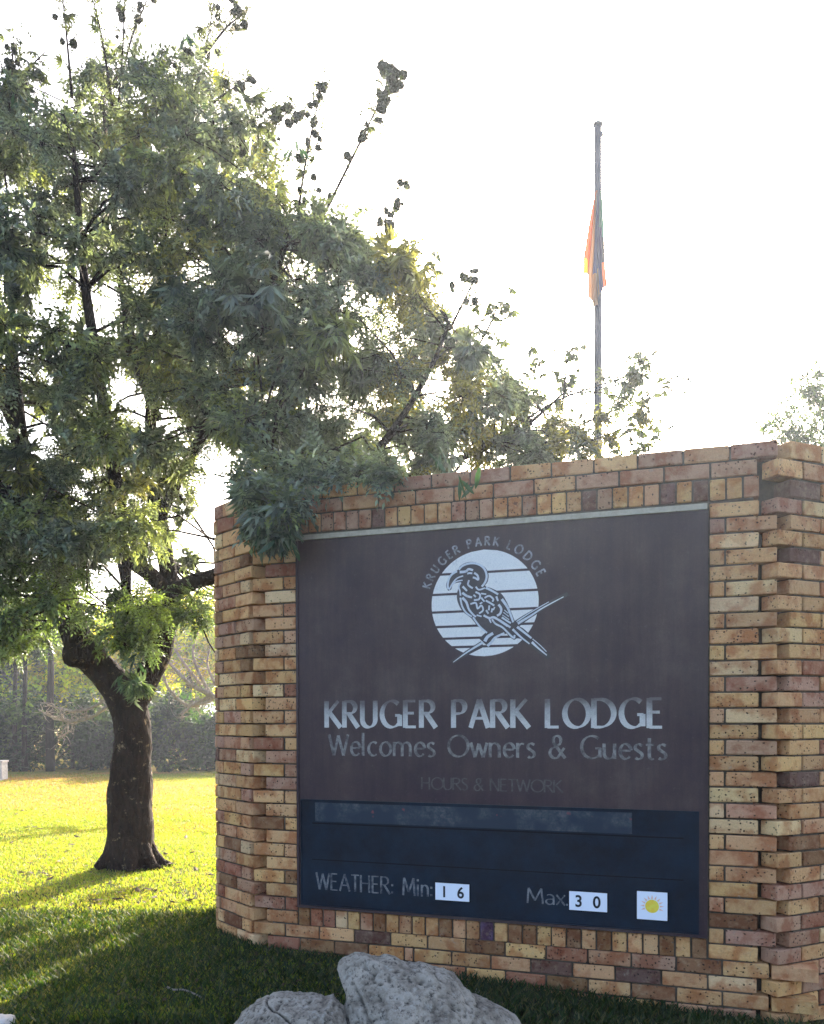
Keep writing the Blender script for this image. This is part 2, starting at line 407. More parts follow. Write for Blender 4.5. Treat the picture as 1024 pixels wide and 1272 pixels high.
def pick(low):
    return rb.choices('YCTPRBDO', weights=([26, 14, 30, 12, 6, 6, 2, 8] if not low else [22, 12, 30, 10, 7, 14, 2, 7]))[0]
def put(fr, x0, x1, z0, z1, key=None, edge=False):
    if x1 - x0 < .02: return
    key = key or pick(z0 < .9)
    bricks.append((fr, x0, x1, z0, z1, edge, key))
J = .010
ROW = 2.4 / 29
ZT = RB + 2.40                    # top of the regular rows (also of the panel)
PL, PR = 0.0915, 2.478            # panel edges along the wall
rows = []                         # (z0, z1, parity index)
for i in range(-5, 29):           # counted upward from the rowlock's underside
    z0 = RB + i * ROW; rows.append((z0, z0 + ROW, 28 - i))
top_rows = []
z = ZT + .0
tops = [(ZT + .1235, ZT + .1235 + .0865, 1), (ZT + .21, ZT + .2965, 0)]
def fill(fr, a, b, z0, z1, first=None, reverse=False):
    """fill a..b with full bricks from a (or back from b)"""
    x = a if not reverse else b; n = 0
    while (b - x if not reverse else x - a) > .03:
        ln = BL if first is None or n else first
        if not reverse:
            e = min(x + ln, b);  e = b if b - e < .035 else e
            put(fr, x, e, z0, z1); x = e + J
        else:
            e = max(x - ln, a);  e = a if e - a < .035 else e
            put(fr, e, x, z0, z1); x = e - J
        n += 1
for z0, z1, k in rows:
    odd = k % 2 == 1
    za, zb = z0 + J / 2, z1 - J / 2
    if k <= 28:                    # beside the panel
        if odd: put(F_MAIN, -.215, -.008, za, zb); put(F_MAIN, .004, PL - .006, za, zb)
        else:   put(F_MAIN, -.128, PL - .006, za, zb)
        if odd: put(F_MAIN, PR + .008, PR + .080, za, zb); put(F_MAIN, PR + .090, 2.812, za, zb)
        else:   put(F_MAIN, PR + .008, 2.724, za, zb)
    else:                          # continuous rows under the panel
        if odd:
            put(F_MAIN, -.215, -.005, za, zb); x = .005
            while x < 2.79: put(F_MAIN, x, x + BL, za, zb); x += .232
        else:
            js = [-.128, .1, .332, .556, .783, .84, 1.073, 1.306, 1.538, 1.771, 2.003, 2.245, 2.48, 2.724]
            for a, b in zip(js[:-1], js[1:]): put(F_MAIN, a + .005, b - .005, za, zb)
    # wings
    for lw_even in (not odd,):
        if lw_even: fill(F_LEFT, -LW, .030, za, zb, reverse=True)
        else: fill(F_LEFT, -LW, -.012, za, zb, first=.115, reverse=True)
        if lw_even: fill(F_RIGHT, -.050, 1.15, za, zb, first=.175)
        else: fill(F_RIGHT, .035, 1.15, za, zb, first=.222)
        fill(F_LEFT2, -.9, (-.01 if lw_even else .02), za, zb, reverse=True, first=(BL if odd else .115))
# rowlock courses
top_keys = 'PPPTPPPPPDYYYYYPPPOYDYTPDYTODYD'
n = 29; pw = (2.724 - PL + .008) / 32.0
x = PL - .002
ks = 'PTPPPPDYYYYYPPPYYPYYTDPYYODYD' + 'YYP'
for i in range(32):
    put(F_MAIN, x + .005, x + pw - .005, ZT + .0125, ZT + .1185, ks[i], True); x += pw
lw = (PR - PL) / 29.0; x = PL
ks = 'BRRCYOBYTYYBTTUYBBYTBTBYYTBYB'
for i in range(29):
    put(F_MAIN, x + .005, x + lw - .005, RB + .0, RB + .104, ks[i], True); x += lw
# two courses above the rowlock
(za0, za1, _), (zb0, zb1, _) = tops
x = 2.715
while x > -.12: put(F_MAIN, max(x - BL, -.128), x, za0 + .005, za1 - .005, rb.choice('PPTYPOD')); x -= .2323
x = 2.812
while x > -.21: put(F_MAIN, max(x - BL, -.215), x, zb0 + .005, zb1 - .005, rb.choice('TPTPPYO')); x -= .2323
put(F_MAIN, -.128, PL - .012, ZT + .005, ZT + .118)
wr = [(ZT, 0), (ZT + .0988, 1), (ZT + .1977, 0)]
for z0, p in wr:
    za, zb = z0 + .006, z0 + .0988 - .006
    if p == 0: fill(F_LEFT, -LW, -.012, za, zb, first=.115, reverse=True); fill(F_RIGHT, .035, 1.15, za, zb)
    else: fill(F_LEFT, -LW, .030, za, zb, reverse=True); fill(F_RIGHT, -.05, 1.15, za, zb, first=.175)
    fill(F_LEFT2, -.9, -.01, za, zb, reverse=True)

def to_px(P):
    d = P - Vector((0, 0, CAMZ)); F_ = Vector((0, math.cos(TH), math.sin(TH))); D_ = Vector((0, math.sin(TH), -math.cos(TH)))
    zc = d.dot(F_); return CX + FPX * d.x / zc, CY + FPX * d.dot(D_) / zc
scored = []
for b in bricks:
    fr, x0, x1, z0, z1, edge, key = b
    P = [fr @ Vector((q, 0, r)) for q in (x0, x1) for r in (z0, z1)]
    uv = [to_px(p) for p in P]
    ua = [min(max(q[0], 0), 1024) for q in uv]; va = [min(max(q[1], 0), 1272) for q in uv]
    area = (max(ua) - min(ua)) * (max(va) - min(va))
    if fr is F_LEFT2: area = 0
    cz = float(gz(*(P[0].xy)))
    if z1 < cz - .0: area *= .01
    scored.append((area, b))
scored.sort(key=lambda q: -q[0])
rj = random.Random(3)
rest_v, rest_f, rest_c = [], [], []
for i, (area, b) in enumerate(scored):
    fr, x0, x1, z0, z1, edge, key = b
    l, h = x1 - x0, z1 - z0
    if edge: me = rj.choice(ROWLOCK); bl, bh = BH, BD
    elif l > .15: me = rj.choice(STRETCH); bl, bh = BL, BH
    else: me = rj.choice(HEADER); bl, bh = BD, BH
    c = PAL[key]; g = rj.uniform(.86, 1.12); col = (c[0] * g, c[1] * g * rj.uniform(.96, 1.04), c[2] * g * rj.uniform(.92, 1.08), 1)
    proud = rj.gauss(0, .0022)
    flip = Matrix.Rotation(math.pi, 4, 'Y') if rj.random() < .5 else Matrix.Identity(4)
    Mx = fr @ Matrix.Translation(((x0 + x1) / 2, -proud, (z0 + z1) / 2)) @ Matrix.Rotation(rj.gauss(0, .005), 4, 'Y') @ \
        Matrix.Rotation(rj.gauss(0, .006), 4, 'Z') @ flip @ Matrix.Diagonal((l / bl, 1, h / bh, 1))
    if i < 300:
        o = bpy.data.objects.new('brick', me); COL.objects.link(o); o.parent = wall; o.matrix_basis = Mx; o.color = col
    else:
        base = len(rest_v)
        rest_v += [tuple(Mx @ v.co) for v in me.vertices]; rest_c += [col[:3]] * len(me.vertices)
        rest_f += [tuple(base + k for k in p.vertices) for p in me.polygons]
me = bpy.data.meshes.new('bricks_rest'); me.from_pydata(rest_v, [], rest_f); me.materials.append(M_BRICK2)
a = me.color_attributes.new('tone', 'FLOAT_COLOR', 'POINT')
cc = np.ones((len(rest_v), 4), np.float32); cc[:, :3] = rest_c; a.data.foreach_set('color', cc.ravel()); me.update()
link('brickwork', me, wall, kind='stuff')

# mortar body (recessed 9 mm behind the brick faces) and back leaf
mbm = MB()
def prism(pts, z0, z1):
    n = len(pts)
    mbm.poly([(p.x, p.y, z0) for p in pts[::-1]]); mbm.poly([(p.x, p.y, z1) for p in pts])
    for i in range(n):
        p, q = pts[i], pts[(i + 1) % n]
        mbm.poly([(p.x, p.y, z0), (q.x, q.y, z0), (q.x, q.y, z1), (p.x, p.y, z1)])
R_ = .0125; TK = .30
def inter(fa, ya, fb, yb):
    """corner of two offset wall lines"""
    p = fa @ Vector((0, ya, 0)); d = fa.to_3x3() @ Vector((1, 0, 0)); q = fb @ Vector((0, yb, 0)); e = fb.to_3x3() @ Vector((1, 0, 0))
    den = d.x * e.y - d.y * e.x; tt = ((q.x - p.x) * e.y - (q.y - p.y) * e.x) / den
    return p + d * tt
rl = .022
pts_out = [F_LEFT2 @ Vector((-.9, R_, 0)), inter(F_LEFT2, rl, F_LEFT, rl), inter(F_LEFT, rl, F_MAIN, rl)]
# front faces are laid per segment so that joints stay R_ deep; corners sit further back
pts = [F_LEFT2 @ Vector((-.89, R_, 0)), F_LEFT2 @ Vector((-.03, R_, 0)), F_LEFT @ Vector((-LW + .02, R_, 0)), F_LEFT @ Vector((-.11, R_, 0)), F_LEFT @ Vector((-.11, .085, 0)),
       F_MAIN @ Vector((-.09, .095, 0)), F_MAIN @ Vector((-.09, R_, 0)), F_MAIN @ Vector((2.70, R_, 0)), F_MAIN @ Vector((2.70, .095, 0)), F_RIGHT @ Vector((.075, .095, 0)), F_RIGHT @ Vector((.075, R_ , 0)), F_RIGHT @ Vector((1.14, R_, 0)),
       F_RIGHT @ Vector((1.14, TK, 0)), inter(F_RIGHT, TK, F_MAIN, TK), inter(F_MAIN, TK, F_LEFT, TK), inter(F_LEFT, TK, F_LEFT2, TK), F_LEFT2 @ Vector((-.89, TK, 0))]
prism(pts, -.6, ZT + .2965 - .008)
link('mortar', mbm.mesh('mortar', M_MORTAR), wall)

# ------------------------------------------------------------------ sign board (local frame: X along the wall, Z up, -Y towards the viewer)
sign = thing('sign_board', 'large dark brown lodge welcome sign fixed in the brick wall', 'sign')
sign.matrix_basis = F_MAIN
def sp(px, py, off=0.0):
    """point of the photograph's frame on the sign plane, in sign coordinates"""
    p = at(px, py, 1.0); d = p - Vector((0, 0, CAMZ)); Mi = F_MAIN.inverted()
    o = Mi @ Vector((0, 0, CAMZ)); dd = Mi.to_3x3() @ d
    tt = (YS - o.y) / dd.y; q = o + dd * tt
    return Vector((q.x, off, q.z))
YS = -.006      # face of the board stands 6 mm proud of the bricks
ZB = RB + .112; ZTT = RB + 2.395
b = MB(); b.box((PL, YS, ZB), (PR, .04, ZTT - .032)); link('panel', b.mesh('panel', M_SIGN), sign)
b = MB(); b.box((PL + .006, YS - .012, ZTT - .031), (PR - .004, .02, ZTT - .001)); link('top_strip', b.mesh('top_strip', M_CREAMSTRIP), sign)
# steel edge frame
def strip(name, x0, z0, x1, z1, pr, mat, par=sign):
    b = MB(); b.box((x0, YS - pr, z0), (x1, YS - .0004, z1)); return link(name, b.mesh(name, mat), par)
q0 = sp(375, 994); q1 = sp(866, 1160); zt_w = sp(620, 1002).z; zb_w = (sp(378, 1122).z + sp(866, 1160).z) / 2
wx0, wx1 = q0.x, q1.x
win = strip('weather_window', wx0, zb_w, wx1, zt_w, .004, M_GLASS)
fr_w = .007
for nm, a in (('window_edge', (wx0 - fr_w, zb_w - fr_w, wx0, zt_w + fr_w)), ('window_edge', (wx1, zb_w - fr_w, wx1 + fr_w, zt_w + fr_w)),
              ('window_edge', (wx0, zt_w, wx1, zt_w + fr_w)), ('window_edge', (wx0, zb_w - fr_w, wx1, zb_w))):
    strip(nm, a[0], a[1], a[2], a[3], .009, M_GLASS)
for x0, x1, z0, z1 in ((PL, PL + .014, ZB, ZTT - .034), (PR - .014, PR, ZB, ZTT - .034), (PL + .014, PR - .014, ZB, ZB + .014)):
    strip('edge_frame', x0, z0, x1, z1, .008, M_SIGN)
# slots and residue strip in the weather window
b = MB()
zs1 = sp(388, 1022).z; zs2 = sp(388, 1067).z
xa, xb = sp(388, 1022).x, sp(849, 1045).x
b.box((xa, YS - .0052, zs1 - .004), (xb, YS - .0042, zs1 + .004)); link('slot', b.mesh('slot', M_SLOT), sign)
b = MB(); b.box((xa, YS - .0052, zs2 - .003), (xb, YS - .0042, zs2 + .003)); link('slot', b.mesh('slot', M_SLOT), sign)
b = MB(); b.box((xa + .02, YS - .0054, zs1 + .012), (sp(785, 1030).x, YS - .0042, zt_w - .012)); link('letter_residue', b.mesh('letter_residue', M_RESIDUE), sign)

# ---- stroke lettering
def arc(cx, cy, rx, ry, a0, a1, n=14):
    return [(cx + rx * math.cos(math.radians(a0 + (a1 - a0) * i / n)), cy + ry * math.sin(math.radians(a0 + (a1 - a0) * i / n))) for i in range(n + 1)]
X_ = .66
G = {
 'K': (.66, [[(0,0),(0,1)], [(.52,1),(.04,.50)], [(.13,.56),(.62,0)]]),
 'R': (.66, [[(0,0),(0,1)], [(0,.97),(.22,.97)] + arc(.24,.75,.24,.22,90,-90,12) + [(0,.53)], [(.2,.52),(.6,0)]]),
 'U': (.70, [[(0,1),(0,.3)] + arc(.28,.3,.28,.28,180,360) + [(.56,1)]]),
 'G': (.88, [arc(.44,.5,.42,.48,50,322,22) + [(.77,.12)], [(.77,.06),(.77,.47)], [(.58,.45),(.80,.45)]]),
 'E': (.54, [[(0,0),(0,1)], [(0,.97),(.42,.97)], [(0,.53),(.36,.53)], [(0,.03),(.44,.03)]]),
 'P': (.56, [[(0,0),(0,1)], [(0,.97),(.2,.97)] + arc(.22,.74,.24,.23,90,-90,12) + [(.04,.50)]]),
 'A': (.74, [[(0,0),(.34,1)], [(.34,1),(.70,0)], [(.12,.34),(.56,.34)]]),
 'L': (.50, [[(0,0),(0,1)], [(0,.03),(.42,.03)]]),
 'O': (.96, [arc(.46,.5,.44,.48,0,360,28)]),
 'D': (.84, [[(0,0),(0,1)], [(0,.97),(.2,.97)] + arc(.22,.5,.50,.47,90,-90,18) + [(0,.03)]]),
 'W': (1.02, [[(0,1),(.24,0)], [(.24,0),(.46,.95)], [(.46,.95),(.72,0)], [(.72,0),(.94,1)]]),
 'T': (.62, [[(.28,0),(.28,1)], [(0,.97),(.56,.97)]]),
 'H': (.74, [[(0,0),(0,1)], [(.58,0),(.58,1)], [(0,.53),(.58,.53)]]),
 'M': (.92, [[(0,0),(.06,1)], [(.06,1),(.38,.2)], [(.38,.2),(.70,1)], [(.70,1),(.78,0)]]),
 'N': (.76, [[(0,0),(0,1)], [(0,1),(.6,0)], [(.6,0),(.6,1)]]),
 'S': (.52, [[(.40,.90)] + arc(.22,.75,.2,.22,50,200,8) + [(.24,.48)] + arc(.2,.25,.21,.23,50,-140,10)]),
 'e': (.54, [[(.04,.36),(.44,.36)], arc(.24,.33,.22,.32,8,320,16)]),
 'l': (.20, [[(0,0),(0,1.08)]]),
 'c': (.50, [arc(.25,.33,.24,.32,52,308,14)]),
 'o': (.62, [arc(.27,.33,.25,.32,0,360,20)]),
 'm': (.92, [[(0,0),(0,X_)], [(0,.42)] + arc(.19,.42,.19,.22,160,0,8) + [(.38,0)], [(.38,.42)] + arc(.57,.42,.19,.22,160,0,8) + [(.76,0)]]),
 'n': (.54, [[(0,0),(0,X_)], [(0,.42)] + arc(.2,.42,.2,.22,160,0,8) + [(.40,0)]]),
 'h': (.54, [[(0,0),(0,1.05)], [(0,.42)] + arc(.2,.42,.2,.22,160,0,8) + [(.40,0)]]),
 's': (.42, [[(.30,.58)] + arc(.16,.49,.14,.15,50,200,8) + [(.17,.33)] + arc(.15,.16,.15,.15,50,-140,10)]),
 'w': (.80, [[(0,X_),(.19,0)], [(.19,0),(.36,.62)], [(.36,.62),(.55,0)], [(.55,0),(.72,X_)]]),
 'r': (.36, [[(0,0),(0,X_)], [(0,.40),(.08,.57),(.17,.63),(.28,.61)]]),
 'u': (.56, [[(0,X_),(0,.22)] + arc(.2,.22,.2,.21,180,340,8) + [(.40,.25)], [(.42,0),(.42,X_)]]),
 't': (.38, [[(.1,.9),(.1,.16)] + arc(.22,.15,.12,.14,180,300,6), [(-.04,.62),(.28,.62)]]),
 'i': (.20, [[(0,0),(0,X_)], [(0,.84),(0,.96)]]),
 'x': (.50, [[(0,X_),(.42,0)], [(.42,X_),(0,0)]]),
 'a': (.54, [[(.06,.58)] + arc(.2,.44,.2,.2,110,0,7) + [(.4,0)], [(.4,.36)] + arc(.2,.18,.18,.17,90,300,10) + [(.4,.16)]]),
 '&': (.80, [[(.66,0),(.18,.66)] + arc(.32,.80,.16,.18,200,-20,10) + [(.44,.62),(.16,.46)] + arc(.24,.24,.22,.24,120,300,10) + [(.62,.46)]]),
 ':': (.24, [[(.03,.05),(.03,.17)], [(.03,.47),(.03,.59)]]),
 '.': (.22, [[(.03,.0),(.03,.12)]]),
 ' ': (.40, []),
}
NIB = math.radians(18)
class Flat:
    """flat print on the sign plane: strokes and polygons, each a fraction of a millimetre above the last"""
    def __init__(s, y): s.mb = MB(); s.y = y; s.k = 0
    def lay(s): s.k += 1; return s.y - s.k * .00004
    def poly(s, pts):
        y = s.lay(); s.mb.poly([(p[0], y, p[1]) for p in pts])
    def stroke(s, pts, wf):
        """wf(i, direction) -> half width"""
        y = s.lay(); P = [np.array(p, float) for p in pts]
        if len(P) < 2: return
        closed = np.linalg.norm(P[0] - P[-1]) < 1e-6
        Lf, Rt = [], []
        for i in range(len(P)):
            if closed and i in (0, len(P) - 1): d = P[1] - P[-2]
            else: d = P[min(i+1, len(P)-1)] - P[max(i-1, 0)]
            d = d / (np.linalg.norm(d) + 1e-9); nn = np.array((-d[1], d[0])); h = wf(i / (len(P) - 1), d)
            Lf.append(P[i] + nn * h); Rt.append(P[i] - nn * h)
        b = len(s.mb.v); s.mb.v += [(p[0], y, p[1]) for p in Lf] + [(p[0], y, p[1]) for p in Rt]; n = len(P)
        for i in range(n - 1): s.mb.f.append((b + i, b + n + i, b + n + i + 1, b + i + 1)); s.mb.m.append(0)
def nibw(thick, thin):
    def f(u, d): 
        a = math.atan2(d[1], d[0]); return .5 * (thin + (thick - thin) * abs(math.sin(a - NIB)))
    return f
def text(fl, s, org, size, width=None, thick=.15, thin=.05, up=(0, 1), right=(1, 0), track=.0):
    tot = sum(G[c][0] + track for c in s); k = 1.0
    if width: k = width / (tot * size)
    x = 0
    for c in s:
        adv, st = G[c]
        for pl in st:
            pts = [(org[0] + right[0] * (x + p[0]) * size * k + up[0] * p[1] * size, org[1] + right[1] * (x + p[0]) * size * k + up[1] * p[1] * size) for p in pl]
            fl.stroke(pts, nibw(thick * size, thin * size))
        x += adv + track
def line_of_text(name, s, p0, p1, cap_px, mat, thick=.15, thin=.05, y=YS - .0006, track=0.0):
    a, b_ = sp(*p0), sp(*p1); top = sp(p0[0], p0[1] - cap_px); size = top.z - a.z; zb = (a.z + b_.z) / 2
    k = (b_.x - a.x) / (sum(G[c][0] + track for c in s) * size); x = a.x
    for c in s:
        if c != ' ':
            fl = Flat(y)
            for pl in G[c][1]: fl.stroke([(x + p[0] * size * k, zb + p[1] * size) for p in pl], nibw(thick * size, thin * size))
            link('letter', fl.mb.mesh('letter', mat), sign)
        x += (G[c][0] + track) * size * k
big_z = (sp(405, 904).z + sp(828, 904).z) / 2
M_BIG = fade_mat('big_letters', (.56, .54, .50), (.105, .088, .085), .42, .74, 12, .45, (big_z - .04, big_z + .17))  # noise-broken colour that fades towards the letter tops
line_of_text('lettering', 'KRUGER PARK LODGE', (406, 904), (831, 905), 33, M_BIG, .195, .055, track=.13)
line_of_text('lettering', 'Welcomes Owners & Guests', (409, 937), (833, 946), 26, M_SUB, .145, .06, track=.06)
line_of_text('lettering', 'HOURS & NETWORK', (524, 981), (700, 985), 15, M_GHOST, .14, .07)
line_of_text('lettering', 'WEATHER: Min:', (393, 1104), (541, 1115), 21, M_WEATHER, .13, .05, track=.07, y=YS - .0050)
line_of_text('lettering', 'Max.', (655, 1122), (709, 1126), 19, M_WEATHER, .13, .05, y=YS - .0050)

# ---- round emblem: banded disc, hornbill on a twig, arched lettering
DC = sp(602, 749.3); DRx = (sp(668.5, 749).x - sp(535.6, 749).x) / 2; DRz = (sp(602, 683).z - sp(602, 815.5).z) / 2
fl = Flat(YS - .0006)
cuts = [(sp(575, 712.5).z), sp(560, 738.3).z, sp(560, 760.3).z, sp(560, 778.6).z, sp(560, 793.5).z, sp(580, 803.8).z]
edges = [DC.z + DRz] + cuts + [DC.z - DRz]; sh = .0068
def discx(zz): 
    q = 1 - ((zz - DC.z) / DRz) ** 2; return DRx * math.sqrt(max(q, 0))
emblem_bands = []
for i in range(7):
    zt = edges[i] - (sh if i else 0); zb = edges[i+1] + (sh if i < 6 else 0)
    n = 14; zz = [zt + (zb - zt) * k / n for k in range(n + 1)]
    f2 = Flat(YS - .0006)
    f2.poly([(DC.x - discx(q), q) for q in zz] + [(DC.x + discx(q), q) for q in zz[::-1]])
    link('disc_band', f2.mb.mesh('disc_band', M_WHITEPAINT), sign)
def c7(x, y): q = sp(500 + x / 4.6545, 650 + y / 4.6545); return (q.x, q.z)
def c5(x, y): q = sp(550 + x / 10.24, 690 + y / 10.24); return (q.x, q.z)
def c6(x, y): q = sp(600 + x / 9.309, 730 + y / 9.309); return (q.x, q.z)
body = Flat(YS - .0012)
body.poly([c7(*p) for p in smooth_path([(268,392),(255,362),(268,322),(292,290),(322,272),(335,250),(368,230),(410,224),(452,236),(486,262),(502,300),(496,340),(482,364),(520,378),(572,406),(604,452),(634,520),(662,585),(700,610),(745,655),(740,700),(700,675),(664,668),(650,676),(628,664),(592,630),(548,610),(500,640),(470,610),(440,600),(400,550),(350,510),(322,455),(318,410),(328,375),(340,345),(300,352),(285,385)], 3)])
def wfix(wm, taper=0):
    return lambda u, d: .5 * wm * (1 - taper * u)
PX = .00475        # metres per photograph pixel around the emblem
# dark edges that separate the twig and tail from the bands
for pts, wd in (([(465,700),(380,748),(290,805)], 8), ([(655,590),(720,545),(830,480),(960,410)], 9), ([(640,600),(745,690),(850,780)], 11), ([(470,690),(520,640),(600,625)], 14)):
    body.stroke([c7(*p) for p in smooth_path(pts, 4)], wfix(wd * PX, .5))
link('hornbill_body', body.mb.mesh('hornbill_body', M_DARK), sign)
ln = Flat(YS - .0034)
S5 = [([(80,430),(72,380),(88,300),(130,240),(192,203)],2.6,0),([(108,405),(150,335),(200,288),(270,263)],2.0,.2),([(88,440),(125,385),(180,335),(262,318)],1.8,.2),
 ([(212,185),(262,135),(340,106),(420,104),(492,130),(542,180),(567,250),(562,310),(535,365),(505,400)],2.6,0),
 ([(225,215),(300,208),(340,178),(395,192)],3.2,.2),([(320,235),(350,228),(385,232)],2.2,0),([(410,225),(452,258),(462,312),(425,292),(392,282)],2.5,.1),
 ([(345,318),(330,368),(360,402),(392,420)],2.2,0),([(238,345),(212,400),(226,450),(236,515)],2.3,.2),([(262,398),(290,425),(318,455)],3.0,.3),([(258,478),(318,520),(382,536)],3.0,.2),
 ([(430,400),(468,440),(545,418)],2.2,.2),([(425,468),(482,500),(470,560),(405,572)],2.2,0),([(400,505),(430,530)],2.0,0),
 ([(232,540),(256,650),(308,732),(380,782)],2.3,.2),([(258,540),(310,600),(342,690),(400,760),(432,784)],3.2,.4),
 ([(360,622),(430,608),(452,680),(500,640),(522,700),(470,742)],2.1,0),([(440,762),(502,780)],1.8,0),([(480,620),(512,600)],1.8,0),
 ([(556,415),(640,456),(715,500)],2.8,.2),([(496,488),(562,497)],1.8,0),([(540,545),(600,518),(652,560),(640,592)],2.1,0),([(498,540),(540,592)],2.0,0),([(556,578),(612,608),(664,642)],2.2,0),
 ([(602,640),(594,702)],2.4,.2),([(690,525),(712,585)],2.6,.2),([(718,628),(752,680),(740,742),(698,772)],2.9,.1),([(640,678),(628,728)],2.0,0),([(670,660),(650,700)],1.6,0),([(560,700),(590,745)],2.2,0),
 ([(760,560),(830,660),(872,760),(905,855)],3.3,.3),([(780,728),(850,782)],1.0,0),([(768,762),(852,822)],1.0,0),([(792,698),(842,742)],1.0,0),([(760,792),(862,862)],2.2,.2),
 ([(528,765),(600,800),(662,790),(742,842),(835,905)],2.6,.1),([(600,810),(622,862)],2.2,.3)]
S6 = [([(112,368),(150,420),(230,462),(290,520),(342,572),(368,585),(372,552)],2.2,0),([(120,345),(200,382),(262,422),(325,465)],2.4,0),([(228,352),(330,415)],2.0,0),
 ([(350,485),(440,572),(545,655)],2.8,.5),([(402,458),(480,520),(568,590)],3.0,.3),([(572,635),(640,700),(745,788)],3.0,.6),([(580,598),(660,665),(740,745)],1.0,0),
 ([(395,398),(560,290),(770,170)],1.6,.5),([(410,420),(560,330),(700,240),(940,112)],3.0,.7),([(28,625),(60,572),(125,532)],4.2,.2),([(58,678),(115,625),(150,580),(255,530)],3.4,.3)]
S7 = [([(470,690),(380,745),(296,805)],3.0,.8),([(412,545),(450,598),(492,636)],2.2,0)]
for S_, cv in ((S5, c5), (S6, c6), (S7, c7)):
    for pts, wd, tp in S_: ln.stroke([cv(*p) for p in smooth_path(pts, 4)], wfix(wd * PX, tp))
link('hornbill_lines', ln.mb.mesh('hornbill_lines', M_LINE), sign)
af = Flat(YS - .0006); word = 'KRUGER PARK LODGE'
r0 = DRx * (71.5 / 66.5); sz = .0505
angs = []; adv = [G[c][0] + .10 for c in word]; tot = sum(adv); acc = 0
for c, ad in zip(word, adv):
    an = math.radians(164 - (164 - 22) * (acc + ad / 2) / tot); acc += ad
    up = (math.cos(an), math.sin(an)); rt = (math.sin(an), -math.cos(an)); wd = G[c][0] * sz * .92
    org = (DC.x + up[0] * r0 - rt[0] * wd / 2, DC.z + up[1] * r0 * DRz / DRx - rt[1] * wd / 2)
    if c != ' ': af = Flat(YS - .0006); text(af, c, org, sz, None, .20, .17, up, (rt[0] * .92, rt[1] * .92)); link('arched_letter', af.mb.mesh('arched_letter', M_ARC), sign)

# ---- number cards and weather card
def card(name, label, cat, c4, group=None):
    """c4: left-top and right-bottom pixels"""
    p = [sp(*q) for q in c4]; x0 = (p[0].x + p[3].x) / 2; x1 = (p[1].x + p[2].x) / 2; z1 = (p[0].z + p[1].z) / 2; z0 = (p[2].z + p[3].z) / 2
    cx, cz = (x0 + x1) / 2, (z0 + z1) / 2
    e = thing(name, label, cat, group=group); e.matrix_basis = F_MAIN @ Matrix.Translation((cx, YS - .0052, cz))
    hw, hh = (x1 - x0) / 2, (z1 - z0) / 2
    b = MB(); b.box((-hw - .006, -.002, -hh - .006), (hw + .006, 0, hh + .006)); link('holder', b.mesh('holder', M_SLOT), e)
    b = MB(); b.box((-hw, -.006, -hh), (hw, -.0021, hh)); link('card_face', b.mesh('card_face', M_CARD), e)
    return e, hw, hh
def digit(par, ch, x, size):
    cu = bpy.data.curves.new('digit', 'FONT'); cu.body = ch; cu.size = size; cu.align_x = 'CENTER'; cu.align_y = 'CENTER'; cu.offset = .0018; cu.extrude = .0004; cu.fill_mode = 'BOTH'
    tmp = bpy.data.objects.new('tmp', cu); COL.objects.link(tmp)
    dg = bpy.context.evaluated_depsgraph_get(); me = bpy.data.meshes.new_from_object(tmp.evaluated_get(dg))
    bpy.data.objects.remove(tmp); me.materials.clear(); me.materials.append(M_INK)
    ys_ = [v.co.y for v in me.vertices]; xs_ = [v.co.x for v in me.vertices]
    my = (max(ys_) + min(ys_)) / 2; mx = (max(xs_) + min(xs_)) / 2
    for v in me.vertices: v.co = Vector(((v.co.x - mx) * .95, -v.co.z, v.co.y - my))
    link('digit', me, par, (x, -.0068, 0))
e, hw, hh = card('number_card', 'small white card reading 1 6 after the word Min on the sign', 'number card', [(541,1096),(583,1099),(583,1120.5),(541,1117)], 'white weather cards on the sign')
digit(e, '1', -hw * .47, .090); digit(e, '6', hw * .50, .090)
e, hw, hh = card('number_card', 'small white card reading 3 0 after the word Max on the sign', 'number card', [(707,1108),(754,1109.5),(754,1133),(707,1131)], 'white weather cards on the sign')
digit(e, '3', -hw * .50, .090); digit(e, '0', hw * .46, .090)
e, hw, hh = card('weather_card', 'square white card with a yellow sun in the sign\'s lower right corner', 'weather card', [(790.5,1108),(828.5,1109),(829,1144.5),(791.5,1142)], 'white weather cards on the sign')
b = MB(); n = 20
b.poly([(.036 * math.cos(2*math.pi*i/n) , -.0066, .036 * math.sin(2*math.pi*i/n) - .002) for i in range(n)]); link('sun_disc', b.mesh('sun_disc', M_YEL), e)
for i in range(11):
    a = math.radians(-20 + i * 22); d = Vector((math.cos(a), 0, math.sin(a))); q = Vector((-d.z, 0, d.x)) * .005
    b = MB(); c_ = Vector((0, -.0066, -.002)); b.poly([c_ + d * .040 - q, c_ + d * .040 + q, c_ + d * .062]); link('sun_ray', b.mesh('sun_ray', M_PEACH), e)

